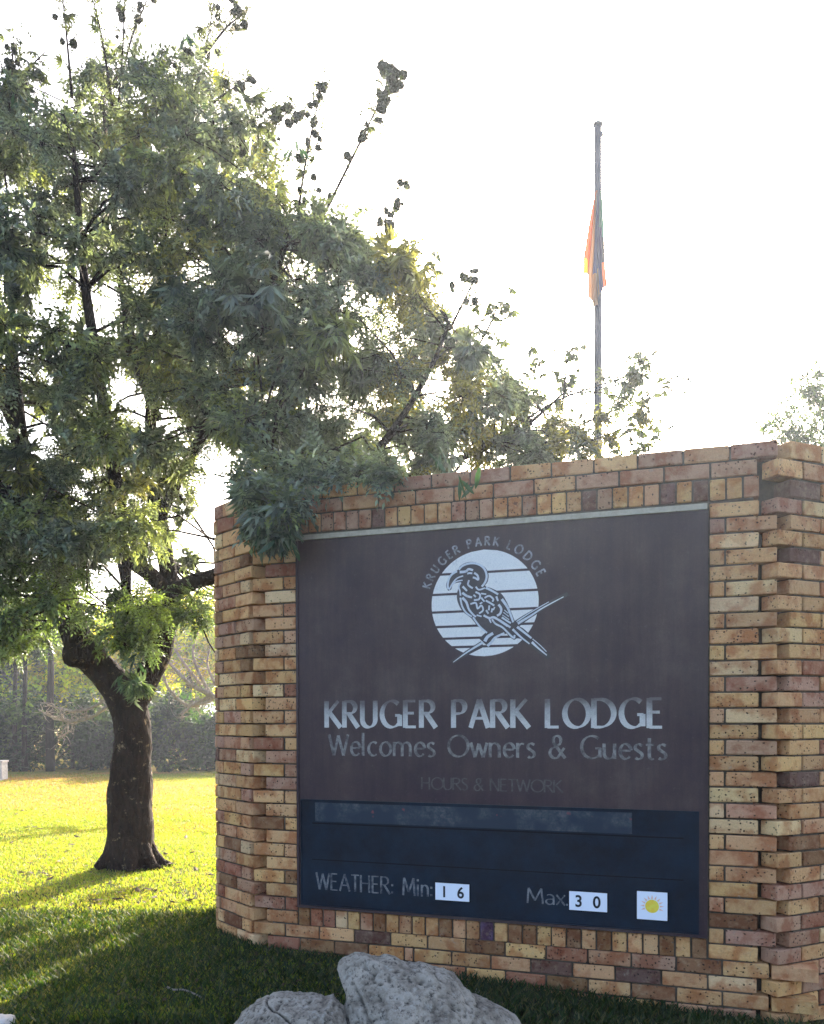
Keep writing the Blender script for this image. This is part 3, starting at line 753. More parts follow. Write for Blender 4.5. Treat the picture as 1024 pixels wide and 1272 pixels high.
# ------------------------------------------------------------------ flagpole and flag
pb = at(743, 890, 10.0); ptop = at(745, 158, 10.0).z; rp = .038
pole = thing('flagpole', 'tall slim grey flagpole rising behind the brick wall', 'flagpole', (pb.x, pb.y, 0))
b = MB(); b.tube([(0,0,-.2),(0,0,2.5),(0,0,5),(0,0,ptop)], [.052,.048,.045,.042], 16); link('pole', b.mesh('pole', M_POLE, True), pole)
b = MB(); b.tube([(0,0,ptop),(0,0,ptop+.01),(0,0,ptop+.035),(0,0,ptop+.055)], [.036,.056,.056,.03], 16); link('pole_cap', b.mesh('pole_cap', M_POLE, True), pole)
b = MB(); b.box((.034,-.012,ptop-.11),(.062,.012,ptop-.06)); link('pulley', b.mesh('pulley', M_POLE), pole)
b = MB(); b.tube([(.062,0,ptop-.08),(.058,0,ptop-.4),(.046,0,5.6),(.05,0,3.2),(.05,0,1.3)], [.004]*5, 5); link('halyard', b.mesh('halyard', M_POLE), pole)
# hanging folded flag: pleats opening out downwards
zt = at(745, 240, 10).z; zb = at(745, 385, 10).z
def flag_mesh():
    nu, nv = 72, 40; V = []; F = []; fm = []
    for j in range(nv + 1):
        v = j / nv
        lw_ = 0.03 + .165 * min(1, v * 1.35) ** .8 * (1 - .15 * max(0, v - .8)); rw_ = .03 + .09 * v
        for i in range(nu + 1):
            u = i / nu; ph = u * 5.5 * 2 * math.pi
            x = (-lw_ + (lw_ + rw_) * u) + .018 * v * math.sin(ph * 1.0 + 1)
            y = -.055 + .045 * (v ** .6 + .12) * math.sin(ph) + .02 * math.sin(7 * v + 3 * u)
            drop = (zt - zb) * v * (1 - .16 * (0.5 + .5 * math.sin(u * 9 + .6)) * v) - .0
            if u < .18: drop *= .86
            V.append((x, y, zt - drop + .18 * (1 - v) * (1 - abs(u - .5))*0))
    for j in range(nv):
        for i in range(nu):
            a = j * (nu + 1) + i; F.append((a, a + 1, a + nu + 2, a + nu + 1))
            u = i / nu; v = j / nv
            if u < .26: k = 0 if v < .78 else 3  # yellow glow at the foot of the fold is put into the cloth colour
            elif u < .40: k = 1
            elif u < .66: k = 5 if v < .72 else 1
            elif u < .82: k = 2 if v < .35 else 5
            else: k = 2 if v < .45 else (4 if v < .7 else 0)
            fm.append(k)
    return mesh_np('flag', np.array(V), np.array(F), mats=M_FLAG, fmat=fm, smooth=True)
flag = thing('flag', 'limp red, green and blue flag hanging in folds down the flagpole', 'flag', (pb.x, pb.y, 0), me=flag_mesh())

# ------------------------------------------------------------------ rocks, pebbles, twig, fallen leaves
def rock(name, label, outline, Y, depth, seed, cpx, group):
    """outline: silhouette pixels round the visible rim, closed below the turf"""
    c = at(*cpx, Y); c.z = float(gz(c.x, c.y)) + .02
    P = []
    for px, py in outline:
        q = at(px, py, Y); P.append((math.atan2(q.z - c.z, q.x - c.x), math.hypot(q.x - c.x, q.z - c.z)))
    P.sort(); an = np.array([p[0] for p in P]); rr = np.array([p[1] for p in P])
    an = np.concatenate([an - 2*np.pi, an, an + 2*np.pi]); rr = np.tile(rr, 3)
    pr = random.Random(int(seed * 10)); planes = []; cracks = []
    for _ in range(9):
        pn = Vector((pr.uniform(-1, 1), -pr.uniform(.35, 1.2), pr.uniform(-.2, 1.1))).normalized(); planes.append((pn, pr.uniform(.66, .92) * (depth + .5 * abs(pn.z) * float(rr.mean()) + .5 * abs(pn.x) * float(rr.mean()))))
    for _ in range(4):
        cn = Vector((pr.uniform(.3, .9), pr.uniform(-.1, .25), pr.uniform(.5, 1))).normalized(); cracks.append((cn, pr.uniform(-.15, .28)))
    bm = bmesh.new(); bmesh.ops.create_icosphere(bm, subdivisions=7, radius=1)
    for v in bm.verts:
        x, y, z_ = v.co; th = math.atan2(z_, x); r = np.interp(th, an, rr); h = math.hypot(x, z_)
        prof = min(1.0, h * 1.25) ** .8 if h < .8 else 1.0
        prof = h ** .75
        q = Vector((math.cos(th) * r * prof, y * depth, math.sin(th) * r * prof))
        s_ = Vector((seed, seed * .7, 0)); n0 = q.normalized()
        for pn, pd in planes:
            e_ = pn.dot(q) - pd
            if e_ > 0: q = q - pn * e_ * .92
        dsp = .024 * mnoise.noise(q * 4 + s_) + .016 * mnoise.noise(q * 12 + s_) + .007 * mnoise.noise(q * 30 + s_) + .004 * mnoise.noise(q * 70 + s_)
        cw = q + Vector((mnoise.noise(q * 4), mnoise.noise(q * 4 + s_), mnoise.noise(q * 4 - s_))) * .05
        for cn, cdst in cracks:
            dsp -= .016 * max(0, 1 - abs(cn.dot(cw) - cdst) / .007) * (mnoise.noise(q * 3 + cn * 5) > -.1)
        dsp -= .010 * max(0, mnoise.noise(q * 22 - s_) - .25) / .3
        v.co = q + n0 * dsp
    me = bpy.data.meshes.new(name); bm.to_mesh(me); bm.free(); me.materials.append(M_ROCK)
    me.polygons.foreach_set('use_smooth', [True] * len(me.polygons))
    return thing(name, label, 'rock', c, me=me, group=group)
rock('boulder', 'large grey weathered rock with a hooked peak in front of the wall', [(414,1196),(420,1189),(440,1185),(470,1188),(500,1194),(535,1202),(560,1212),(580,1226),(594,1240),(615,1250),(650,1275),(660,1310),(600,1350),(500,1360),(430,1340),(424,1290),(427,1255),(430,1228),(420,1212)], 3.72, .30, 3.3, (505, 1275), 'grey rocks in front of the wall')
rock('boulder', 'smaller pale grey rock low to the left of the hooked rock', [(286,1290),(292,1268),(308,1252),(330,1243),(355,1239),(385,1240),(402,1243),(412,1238),(424,1250),(436,1275),(440,1300),(400,1340),(340,1345),(295,1320)], 3.62, .22, 9.1, (365, 1290), 'grey rocks in front of the wall')

def pebble(px, py, r, label, mat, name='pebble', cat='pebble', group=None, sc=(1.3, 1, .6)):
    Yg = ground_Y(py); p = at(px, py, Yg); p.z = float(gz(p.x, p.y)) + r * .35
    bm = bmesh.new(); bmesh.ops.create_icosphere(bm, subdivisions=3, radius=r)
    for v in bm.verts:
        v.co = Vector((v.co.x * sc[0], v.co.y * sc[1], v.co.z * sc[2])); v.co += v.co * .25 * mnoise.noise(v.co * 30 + Vector((px, 0, 0)))
    me = bpy.data.meshes.new(name); bm.to_mesh(me); bm.free(); me.materials.append(mat)
    me.polygons.foreach_set('use_smooth', [True] * len(me.polygons))
    return thing(name, label, cat, p, me=me, group=group)
def ground_Y(py):
    d = at(512, py, 1.0); return CAMZ / (CAMZ - d.z)
pebble(574, 1217, .020, 'left one of two small pale pebbles on the grass by the big rock', M_STONE, group='pale pebbles by the wall')
pebble(592, 1217, .017, 'right one of two small pale pebbles on the grass by the big rock', M_STONE, group='pale pebbles by the wall')
pebble(-2, 1276, .07, 'pale stone block cut off at the lower left corner of the lawn', M_STONE, 'stone_block', 'stone', sc=(1.0, 1.0, .5))
pt = at(1, 968, 19.5)
b = MB(); b.box((-.14, -.14, 0), (.09, .14, .42)); b.box((-.16, -.16, .42), (.11, .16, .46))
thing('stone_post', 'short pale stone post at the far left edge of the lawn', 'post', (pt.x, pt.y, 0), me=b.mesh('stone_post', M_STONE))
tw = smooth_path([tuple(at(207, 1222, 4.40)), tuple(at(214, 1229, 4.36)), tuple(at(226, 1228, 4.36)), tuple(at(236, 1234, 4.32)), tuple(at(249, 1246, 4.24))], 4)
tp = [Vector((p[0], p[1], float(gz(p[0], p[1])) + .035)) for p in tw]
b = MB(); b.tube([p - tp[0] for p in tp], list(np.linspace(.006, .004, len(tp))), 6)
thing('twig', 'pale bare twig lying on the shaded grass left of the wall', 'twig', tp[0], me=b.mesh('twig', M_PALEBARK, True))
def dead_leaf_me(seed):
    r = random.Random(seed); b = MB(); pts = []
    for i in range(8):
        a = i / 8 * 2 * math.pi; rr = .026 * (1 if i % 4 else 1.5) * r.uniform(.7, 1.1); pts.append(Vector((math.cos(a) * rr * 1.3, math.sin(a) * rr * .8, .006 + .012 * abs(math.cos(a)) * r.random())))
    c_ = Vector((0, 0, .016))
    for i in range(8): b.poly([c_, pts[i], pts[(i + 1) % 8]])
    return b.mesh('dead_leaf', M_DEAD)
DL = [dead_leaf_me(i) for i in range(4)]; rl_ = random.Random(12)
spots = [(135,1100),(20,1012),(33,1029),(42,1029),(49,1031),(71,1043),(83,1059),(54,1087),(60,1090),(62,1094),(27,1086),(37,1087),(107,1078),(36,1074),(72,1072),(150,1111),(206,1063),(210,1076),(243,1083),(255,1077),(237,1122),(241,1113),(215,1124),(200,1110),(182,1108),(170,1109),(190,1118),(112,968),(230,1042),(240,1061),(14,1048),(88,1051),(95,1041),(262,1090),(120,1122),(66,1119),(145,1120),(28,1008),(252,1128),(222,1100)]
lv = []
for i, (px, py) in enumerate(spots):
    Yg = ground_Y(py); p = at(px, py, Yg)
    o = thing('fallen_leaf', 'small dry brown leaf fallen on the sunlit lawn', 'fallen leaf', (p.x, p.y, float(gz(p.x, p.y)) + .02), (rl_.uniform(-.3, .3), rl_.uniform(-.3, .3), rl_.uniform(0, 6)), 'fallen leaves on the sunlit lawn', DL[i % 4])
    s_ = rl_.uniform(.7, 1.25); o.scale = (s_, s_, s_)

# ------------------------------------------------------------------ grass blades (standing turf near the wall, thinning to bare material far off)
def blades(name, n, xr, yr, ymap, hgt, wid, cols, lean, accept=None):
    r = np.random.default_rng(len(name) + n)
    u = r.random(n); y = yr[0] + (yr[1] - yr[0]) * ymap(u); x = xr[0] * y / yr[1] + (xr[1] - xr[0]) * (y / yr[1]) * r.random(n) if xr[2] else xr[0] + (xr[1] - xr[0]) * r.random(n)
    if accept is not None:
        k = accept(x, y, r); x, y = x[k], y[k]; n = len(x)
    z = gz(x, y) + .005
    a = r.random(n) * 2 * np.pi; la = r.random(n) * 2 * np.pi
    h = hgt[0] + (hgt[1] - hgt[0]) * r.random(n); wd = wid[0] + (wid[1] - wid[0]) * r.random(n); ln = h * (lean[0] + (lean[1] - lean[0]) * r.random(n))
    B = np.stack([x, y, z], -1); S = np.stack([np.cos(a), np.sin(a), np.zeros(n)], -1) * wd[:, None] / 2
    D = np.stack([np.cos(la) * ln, np.sin(la) * ln, h], -1)
    mid = B + D * np.array([.42, .42, .62])
    V = np.stack([B - S * .6, B + S * .6, mid + S, mid - S, B + D], 1).reshape(-1, 3)
    b = np.arange(n)[:, None] * 5
    F = np.concatenate([b + [0, 1, 2], b + [0, 2, 3], b + [3, 2, 4]], 0)
    pn = np.array([mnoise.noise(Vector((a_ * .28, b_ * .9, 3))) for a_, b_ in zip(x, y)])
    ci = np.clip(((pn * 1.6 + .45 + r.normal(0, .22, n)) * len(cols)).astype(int), 0, len(cols) - 1) if 'far' in name else r.integers(0, len(cols), n)
    c = np.array(cols)[ci] * (.7 + .6 * r.random((n, 1)))
    return mesh_np(name, V, F, M_GRASS, cols=np.repeat(c, 5, 0))
GC = [(.016, .034, .006), (.022, .046, .008), (.012, .026, .006), (.034, .050, .012), (.08, .08, .03)]  # turf by the wall, with its shade put into the dark blade colours
def outside_wall(x, y, r):
    p = F_MAIN.inverted(); lx = p[0][0] * x + p[0][1] * y + p[0][3]; ly = p[1][0] * x + p[1][1] * y + p[1][3]
    clump = np.array([mnoise.noise(Vector((a * 6, b_ * 6, 0))) for a, b_ in zip(x, y)])
    return ~((ly > .0) & (ly < 3) & (lx > -.2)) & (clump + r.random(len(x)) * .7 > -.12)
def lawn_ok(x, y, r):
    clump = np.array([mnoise.noise(Vector((a * 3, b_ * 3, 5))) for a, b_ in zip(x, y)])
    return (clump + r.random(len(x)) * .8 > .0)
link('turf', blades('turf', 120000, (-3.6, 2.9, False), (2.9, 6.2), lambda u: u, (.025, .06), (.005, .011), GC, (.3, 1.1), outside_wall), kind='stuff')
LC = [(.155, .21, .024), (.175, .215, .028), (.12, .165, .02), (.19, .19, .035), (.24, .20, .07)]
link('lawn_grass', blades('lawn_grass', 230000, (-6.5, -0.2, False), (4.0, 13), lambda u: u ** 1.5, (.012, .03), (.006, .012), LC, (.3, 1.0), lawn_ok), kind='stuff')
FC = [(.135, .165, .03), (.18, .165, .035), (.24, .15, .06), (.135, .15, .03), (.25, .14, .07)]
link('far_lawn_grass', blades('far_lawn_grass', 110000, (-11.5, -1.5, False), (10.5, 22), lambda u: u ** 1.2, (.015, .035), (.010, .02), FC, (.3, 1.0), lawn_ok), kind='stuff')
link('wall_foot_weeds', blades('wall_foot_weeds', 1500, (1.35, 2.5, False), (3.5, 4.15), lambda u: u, (.05, .13), (.004, .008), GC[1:], (.2, .9), outside_wall), kind='stuff')

# scattered dry litter too small to tell apart
q_ = np.random.default_rng(9); n_ = 1500
ly = 4.2 + 12 * q_.random(n_) ** 1.3; lx = -.56 * ly + (.52 * ly) * q_.random(n_); c_ = np.stack([lx, ly, gz(lx, ly) + .034], -1)
a_ = q_.random(n_) * 6.28; d_ = np.stack([np.cos(a_), np.sin(a_), q_.normal(0, .25, n_)], -1); e_ = np.stack([-np.sin(a_), np.cos(a_), q_.normal(0, .25, n_)], -1); z_ = q_.uniform(.008, .022, (n_, 1))
link('leaf_litter', mesh_np('leaf_litter', np.stack([c_ - d_ * z_, c_ + e_ * z_ * .5, c_ + d_ * z_, c_ - e_ * z_ * .5], 1).reshape(-1, 3), np.arange(n_ * 4).reshape(-1, 4), M_DEAD), kind='stuff')

# ------------------------------------------------------------------ leaves
def leaflet_template(kind):
    """list of kites: base, left, tip, right (folded on the midrib); returns V (k*4,3), F (k*2,3)"""
    V, F = [], []
    def leaf(b, d, nrm, l, w_, droop=0.0):
        b = np.array(b, float); d = np.array(d, float); d /= np.linalg.norm(d); nrm = np.array(nrm, float)
        s = np.cross(d, nrm); s /= np.linalg.norm(s)
        m_ = b + d * l * .45; i = len(V)
        V.extend([b, m_ + s * w_ / 2 + nrm * w_ * .18, b + d * l - nrm * droop * l, m_ - s * w_ / 2 + nrm * w_ * .18])
        F.extend([(i, i + 3, i + 2), (i, i + 2, i + 1)])
    if kind == 'pinnate':
        for k in range(5):
            x = .025 + k * .026
            for sg in (-1, 1): leaf((x, 0, -x * x * 1.5), (.55, sg, -.1), (0, 0, 1), .040 - k * .003, .015, .2)
        leaf((.15, 0, -.03), (1, 0, -.3), (0, 0, 1), .038, .014)
    elif kind == 'lance':
        for k in range(7):
            a = -1.25 + k * .42
            leaf((.01, 0, 0), (math.cos(a), math.sin(a), -.45 - .15 * (k % 3)), (0.2, 0, 1), .115 - .012 * (k % 3), .026, .25)
    elif kind == 'small':
        for k in range(7):
            leaf((.012 * k, .008 * ((k * 7) % 3 - 1), 0), (math.cos(k * 2.1), math.sin(k * 2.1), .35 * math.sin(k * 1.7)), (.2 * math.cos(k), .2 * math.sin(k), 1), .046, .022, .1)
    elif kind == 'far':
        for k in range(6):
            leaf((.06 * k, .05 * ((k * 7) % 3 - 1), 0), (math.cos(k * 2.1), math.sin(k * 2.1), .3 * math.sin(k * 1.7)), (.3 * math.cos(k * 3), .3 * math.sin(k), 1), .16, .085, .1)
    V = np.array(V); return V, np.array(F)
TPL = {k: leaflet_template(k) for k in ('pinnate', 'lance', 'small', 'far')}
def inst(kind, P, D, Sc, Cl, r):
    """instances of a template: P (n,3) places, D (n,3) directions, Sc (n,), Cl (n,3)"""
    tv, tf = TPL[kind]; n = len(P); k = len(tv)
    D = D / (np.linalg.norm(D, axis=1, keepdims=True) + 1e-9)
    up = np.array([0, 0, 1.0]) + r.normal(0, .45, (n, 3)); S = np.cross(up, D); S /= (np.linalg.norm(S, axis=1, keepdims=True) + 1e-9); U = np.cross(D, S)
    R = np.stack([D, S, U], 1)                                # rows are the local axes
    V = np.einsum('kj,njc->nkc', tv, R) * Sc[:, None, None] + P[:, None, :]
    F = tf[None] + (np.arange(n) * k)[:, None, None]
    j = 1 + (r.uniform(-.55, .75, (n, k // 4, 1)) if kind != 'far' else r.uniform(-.5, .6, (n, k // 4, 1))); C = Cl[:, None, :] * j; C = np.repeat(C, 4, 1)
    return V.reshape(-1, 3), F.reshape(-1, 3), C.reshape(-1, 3)
def merge(parts):
    V, F, C, o = [], [], [], 0
    for v, f, c in parts: V.append(v); F.append(f + o); C.append(c); o += len(v)
    return np.concatenate(V), np.concatenate(F), np.concatenate(C)
def thin_tubes(A, B, ra, rb_):
    """3 sided twigs between A (n,3) and B (n,3)"""
    n = len(A); d = B - A; d /= (np.linalg.norm(d, axis=1, keepdims=True) + 1e-9)
    s = np.cross(d, [.3, .1, .95]); s /= (np.linalg.norm(s, axis=1, keepdims=True) + 1e-9); u = np.cross(d, s); V = []
    for P_, r_ in ((A, ra), (B, rb_)):
        for k in range(3):
            a = k * 2.0944; V.append(P_ + (s * math.cos(a) + u * math.sin(a)) * (r_[:, None] if hasattr(r_, 'shape') else r_))
    V = np.stack(V, 1).reshape(-1, 3); b = np.arange(n)[:, None] * 6
    F = np.concatenate([b + [k, (k+1) % 3, 3 + (k+1) % 3, 3 + k] for k in range(3)], 0)
    return V, F

# ------------------------------------------------------------------ the big tree
def W(px, py, Y): return np.array(at(px, py, Y))
tb = at(161, 1079, 8.1); tree = thing('shade_tree', 'big leafy tree with dark leaning trunk beside the left end of the brick wall', 'tree', (tb.x, tb.y, 0))
TO = Vector((tb.x, tb.y, 0))
def limb(name, pts, mat=M_BARK, n=12, wob=.16, seed=0, sub=4, par=tree, org=TO):
    sp_ = smooth_path([(*at(a, b_, Y), r) for a, b_, Y, r in pts], sub)
    b = MB(); b.tube([Vector(p[:3]) - org for p in sp_], [p[3] for p in sp_], n, 0, wob, seed)
    link(name, b.mesh(name, mat, True), par); return [np.array(p) for p in sp_]
SK = []
SK += limb('trunk', [(161,1105,8.1,.32),(161,1086,8.1,.262),(161,1070,8.1,.235),(161,1050,8.1,.220),(161,1010,8.1,.212),(163,960,8.1,.195),(165,915,8.1,.170),(161,885,8.1,.168),(150,858,8.08,.170),(128,832,8.05,.145),(105,806,8.0,.15),(90,775,7.95,.13),(72,715,7.9,.12),(48,640,7.7,.10),(25,540,7.5,.075),(15,420,7.4,.05),(10,300,7.3,.03)], n=56, wob=.10, seed=1, sub=14)
for a_, ln_ in ((15, .42), (75, .3), (160, .3), (215, .34), (290, .33), (335, .42)):
    d_ = Vector((math.cos(math.radians(a_)), math.sin(math.radians(a_)), 0)); b = MB()
    b.tube([d_ * .10 + Vector((0, 0, .30)), d_ * .20 + Vector((0, 0, .12)), d_ * .30 + Vector((0, 0, .03)), d_ * ln_ + Vector((.04, .03, -.03))], [.10, .07, .045, .015], 14, 0, .2, a_); link('root', b.mesh('root', M_BARK, True), tree)
limb('cut_stub', [(112,815,8.0,.14),(97,812,7.93,.125),(86,812,7.88,.115),(84,812,7.87,.10)], n=16, wob=.1, seed=2)
b = MB(); 
SK += limb('limb', [(160,880,8.1,.13),(178,850,8.12,.13),(196,815,8.15,.115),(208,775,8.2,.10),(214,735,8.2,.09),(205,680,8.2,.08),(192,600,8.1,.07),(188,520,8.0,.055),(196,420,7.8,.04),(205,300,7.6,.028),(215,200,7.5,.018)], seed=3)
SK += limb('limb', [(212,738,8.2,.085),(240,722,8.0,.075),(275,712,7.7,.07),(330,680,7.4,.06),(400,625,7.1,.05),(470,560,7.0,.035),(530,470,7.0,.022),(560,400,7.0,.014)], seed=4)
SK += limb('limb', [(213,745,8.2,.075),(190,715,8.0,.07),(160,690,7.8,.07),(152,650,7.6,.065),(140,560,7.3,.055),(120,440,7.1,.045),(105,330,7.0,.035),(95,200,7.0,.02)], seed=5)
SK += limb('limb', [(200,640,8.15,.06),(225,590,7.8,.05),(262,520,7.3,.042),(300,440,6.9,.035),(340,350,6.7,.026),(365,280,6.6,.016)], seed=6)
SK += limb('limb', [(196,520,8.0,.05),(170,440,8.0,.042),(150,340,8.0,.032),(140,240,8.0,.022),(130,120,8.0,.012)], seed=7)
SK += limb('limb', [(400,625,7.1,.045),(480,600,7.4,.035),(560,575,7.8,.028),(640,540,8.2,.02),(700,490,8.5,.013)], seed=8)
SK += limb('limb', [(155,700,7.8,.06),(158,745,7.7,.035),(156,770,7.6,.02)], seed=9)
SK += limb('limb', [(262,520,7.3,.035),(310,540,6.6,.03),(345,575,5.9,.022),(348,610,5.35,.016),(340,640,4.95,.010)], seed=10)
SK += limb('limb', [(48,640,7.7,.06),(0,600,7.2,.05),(-80,540,6.8,.04),(-160,430,6.6,.03)], seed=11)
SK += limb('limb', [(25,540,7.5,.05),(-20,440,8.0,.04),(-60,300,8.4,.03),(-80,180,8.5,.02)], seed=12)
SKP = np.array([s[:3] for s in SK]); SKR = np.array([s[3] for s in SK])

def in_poly(px, py, poly):
    n = len(poly); ins = np.zeros(len(px), bool); j = n - 1
    for i in range(n):
        xi, yi = poly[i]; xj, yj = poly[j]
        c = ((yi > py) != (yj > py)) & (px < (xj - xi) * (py - yi) / (yj - yi + 1e-9) + xi); ins ^= c; j = i
    return ins
CROWN = [(-260,560),(-250,250),(-120,90),(0,105),(40,130),(75,95),(130,75),(180,90),(235,75),(285,120),(320,175),(345,245),(375,275),(430,270),(475,320),(505,330),(545,385),(590,430),(600,455),
         (640,455),(670,490),(690,545),(660,600),(560,610),(430,620),(385,640),(360,660),(320,680),(280,640),(250,685),(215,705),(205,790),(160,820),(135,790),(110,755),(70,770),(30,800),(-40,820),(-200,760)]
HOLES = [(28,528,34),(22,560,26),(162,500,22),(60,372,24),(115,380,20),(100,330,16),(200,505,14),(232,660,30),(215,640,18),(260,650,18),(30,235,20),(95,275,14),(175,280,12),(150,720,24),(130,720,20),(262,700,12),(110,590,14),
         (262,750,26),(195,690,12),(540,470,9),(590,520,12),(470,590,12),(620,590,12),(370,310,14),(0,640,0)]
r = np.random.default_rng(21)
cl = []
while len(cl) < 640:
    px = r.uniform(-260, 700); py = r.uniform(70, 835)
    if not in_poly(np.array([px]), np.array([py]), CROWN)[0]: continue
    if px < -40 and r.random() < .45: continue
    if any((px - a) ** 2 + (py - b_) ** 2 < q * q * 1.6 for a, b_, q in HOLES): continue
    if px < 262: Yc = r.uniform(6.3, 9.3)
    elif px < 430: Yc = r.uniform(5.7, 8.0)
    else: Yc = r.uniform(6.4, 8.6)
    if py > 690 and px < 262:
        if r.random() < .35: continue
        Yc = r.uniform(7.0, 8.9)
    if 80 < px < 240 and 790 < py: Yc = r.uniform(7.2, 7.8)
    if 262 < px and py > 650: continue
    if 255 < px < 308 and py > 560: continue
    if px > 405 and py > 575 and r.random() < .7: continue
    if py > 600 and 262 <= px: Yc = r.uniform(5.4, 6.6) if px < 400 else r.uniform(6.0, 7.5)
    # thin the outer rim
    if px > 600 and r.random() < .4: continue
    if py < 150 and r.random() < .35: continue
    rad = r.uniform(.13, .27) * (1.0 if px < 500 else .8)
    cl.append((*W(px, py, Yc), rad, px, py))
# spray hanging over the wall top, in front of the bricks
for px, py, Yc, rad in [(330,622,5.05,.13),(345,640,4.98,.11),(322,650,5.0,.10),(350,600,5.3,.16),(316,612,5.3,.12),(375,598,5.2,.14),(338,662,4.97,.08),(400,590,5.6,.16),(318,592,5.8,.16),(365,622,5.0,.09),(430,585,5.7,.15),(470,582,6.0,.15),(480,588,4.92,.07),(420,600,5.1,.10),(445,592,5.3,.12)]:
    for q in range(2): cl.append((*W(px + q * 6, py - q * 5, Yc), rad, px, py))
# unseen low boughs behind the wall, added so their shadow dapples the lawn
low = []
for _ in range(14):
    p = np.array([r.uniform(-2.1, -.2), r.uniform(8.4, 10.6), r.uniform(1.7, 2.7)]); q = to_px(Vector(p))
    if q[0] > 290: low.append(len(cl)); cl.append((*p, r.uniform(.10, .16), 201, 500))
for _ in range(34):
    a_ = r.uniform(0, 1); px = 585 + 125 * a_ + r.uniform(-15, 15); py = r.uniform(430 + 60 * a_, 600 - 10 * a_); cl.append((*W(px, py, r.uniform(7.4, 8.6)), r.uniform(.07, .13), px, py))
for px, py, Yc, rad in [(720,540,8.4,.09),(745,520,8.5,.08),(770,500,8.6,.08),(735,560,8.4,.08),(780,480,8.7,.07),(800,520,8.7,.06),(715,560,8.3,.1),(760,545,8.5,.06),(790,468,8.7,.05)]: cl.append((*W(px, py, Yc), rad, px, py))
for px, py, Yc, rad in [(20,555,7.2,.20),(60,600,7.4,.22),(10,610,7.6,.24),(110,640,7.4,.2),(190,655,7.8,.16),(240,690,7.9,.12),(228,640,7.9,.1),(80,650,7.1,.22),(20,720,7.4,.26),(55,745,7.3,.24),(5,765,7.2,.26),(35,790,7.5,.2),(75,720,7.5,.22),(60,690,7.1,.25),(155,800,7.7,.13),(240,745,7.8,.13),(218,762,7.8,.12),(100,748,7.4,.14),(150,745,7.7,.15),(258,752,7.8,.12),(182,790,7.6,.18),
                        (170,850,7.6,.12),(245,765,7.8,.16),(185,755,7.6,.2),(90,700,7.2,.22),(30,660,7.0,.26),(-10,700,7.2,.28)]:
    cl.append((*W(px, py, Yc), rad, px, py))
CLU = np.array(cl)
parts = []; twA, twB, twR = [], [], []
sprays = []
for x, y, z, rad, px, py in CLU:
    c = np.array([x, y, z]); k = np.argmin(((SKP - c) ** 2).sum(1) + (SKP[:, 2] > z + .25) * (.6 if px != 201 else 0) + ((SKP[:, 2] < 2.9) | (SKP[:, 0] < -1.9)) * (99 if px == 201 else 0) + (SKP[:, 2] < 3.05) * (99 if px > 400 else 0))
    if px == 201: k = np.argmin(((SKP[:, :2] - c[:2]) ** 2).sum(1) + (SKP[:, 2] < 2.95) * 99)
    s = SKP[k]; L_ = np.linalg.norm(c - s); mids = [s]
    for q in (.35, .7): mids.append(s + (c - s) * q + r.normal(0, .06 * L_, 3) + np.array([0, 0, .10 * L_ * math.sin(q * 3)]))
    mids.append(c); rr_ = np.linspace(min(SKR[k] * .5, .016), .005, 4)
    for q in range(3): twA.append(mids[q]); twB.append(mids[q+1]); twR.append((rr_[q], rr_[q+1]))
    nt_ = (24 if px == 201 else 0) or int(9 + 17 * (rad / .25) ** 1.6 * .5)
    dirs = r.normal(0, 1, (nt_, 3)); dirs[:, 2] *= .75; dirs /= np.linalg.norm(dirs, axis=1, keepdims=True)
    kind = r.choice(['pinnate', 'lance', 'small'], p=[.20, .13, .67])
    if px == 201: kind = 'lance'
    if py > 600 and 262 < px: kind = r.choice(['lance', 'small', 'small'])
    hue = r.random(); basec = np.array([(.115, .138, .095), (.115, .135, .110), (.130, .152, .066), (.092, .115, .086), (.17, .165, .06)][r.choice(5, p=[.3, .28, .17, .2, .05])])
    if px > 480 and r.random() < .35: basec = np.array((.14, .13, .03))  # some right-hand leaves yellowed: backlight from the sun put into the colour
    if py > 690: basec = basec * np.array([.85, 1.0, .6])
    for d in dirs:
        ln = rad * r.uniform(.6, 1.25); tip = c + d * ln
        twA.append(c); twB.append(tip); twR.append((.0032, .0015))
        m_ = 5 if kind != 'lance' else 3
        for q in range(m_):
            f = .25 + .8 * (q + r.random() * .6) / m_
            sprays.append((kind, c + d * ln * f, d + r.normal(0, .75, 3) + np.array([0, 0, -.35]), r.uniform(.85, 1.35), basec * r.uniform(.85, 1.75)))
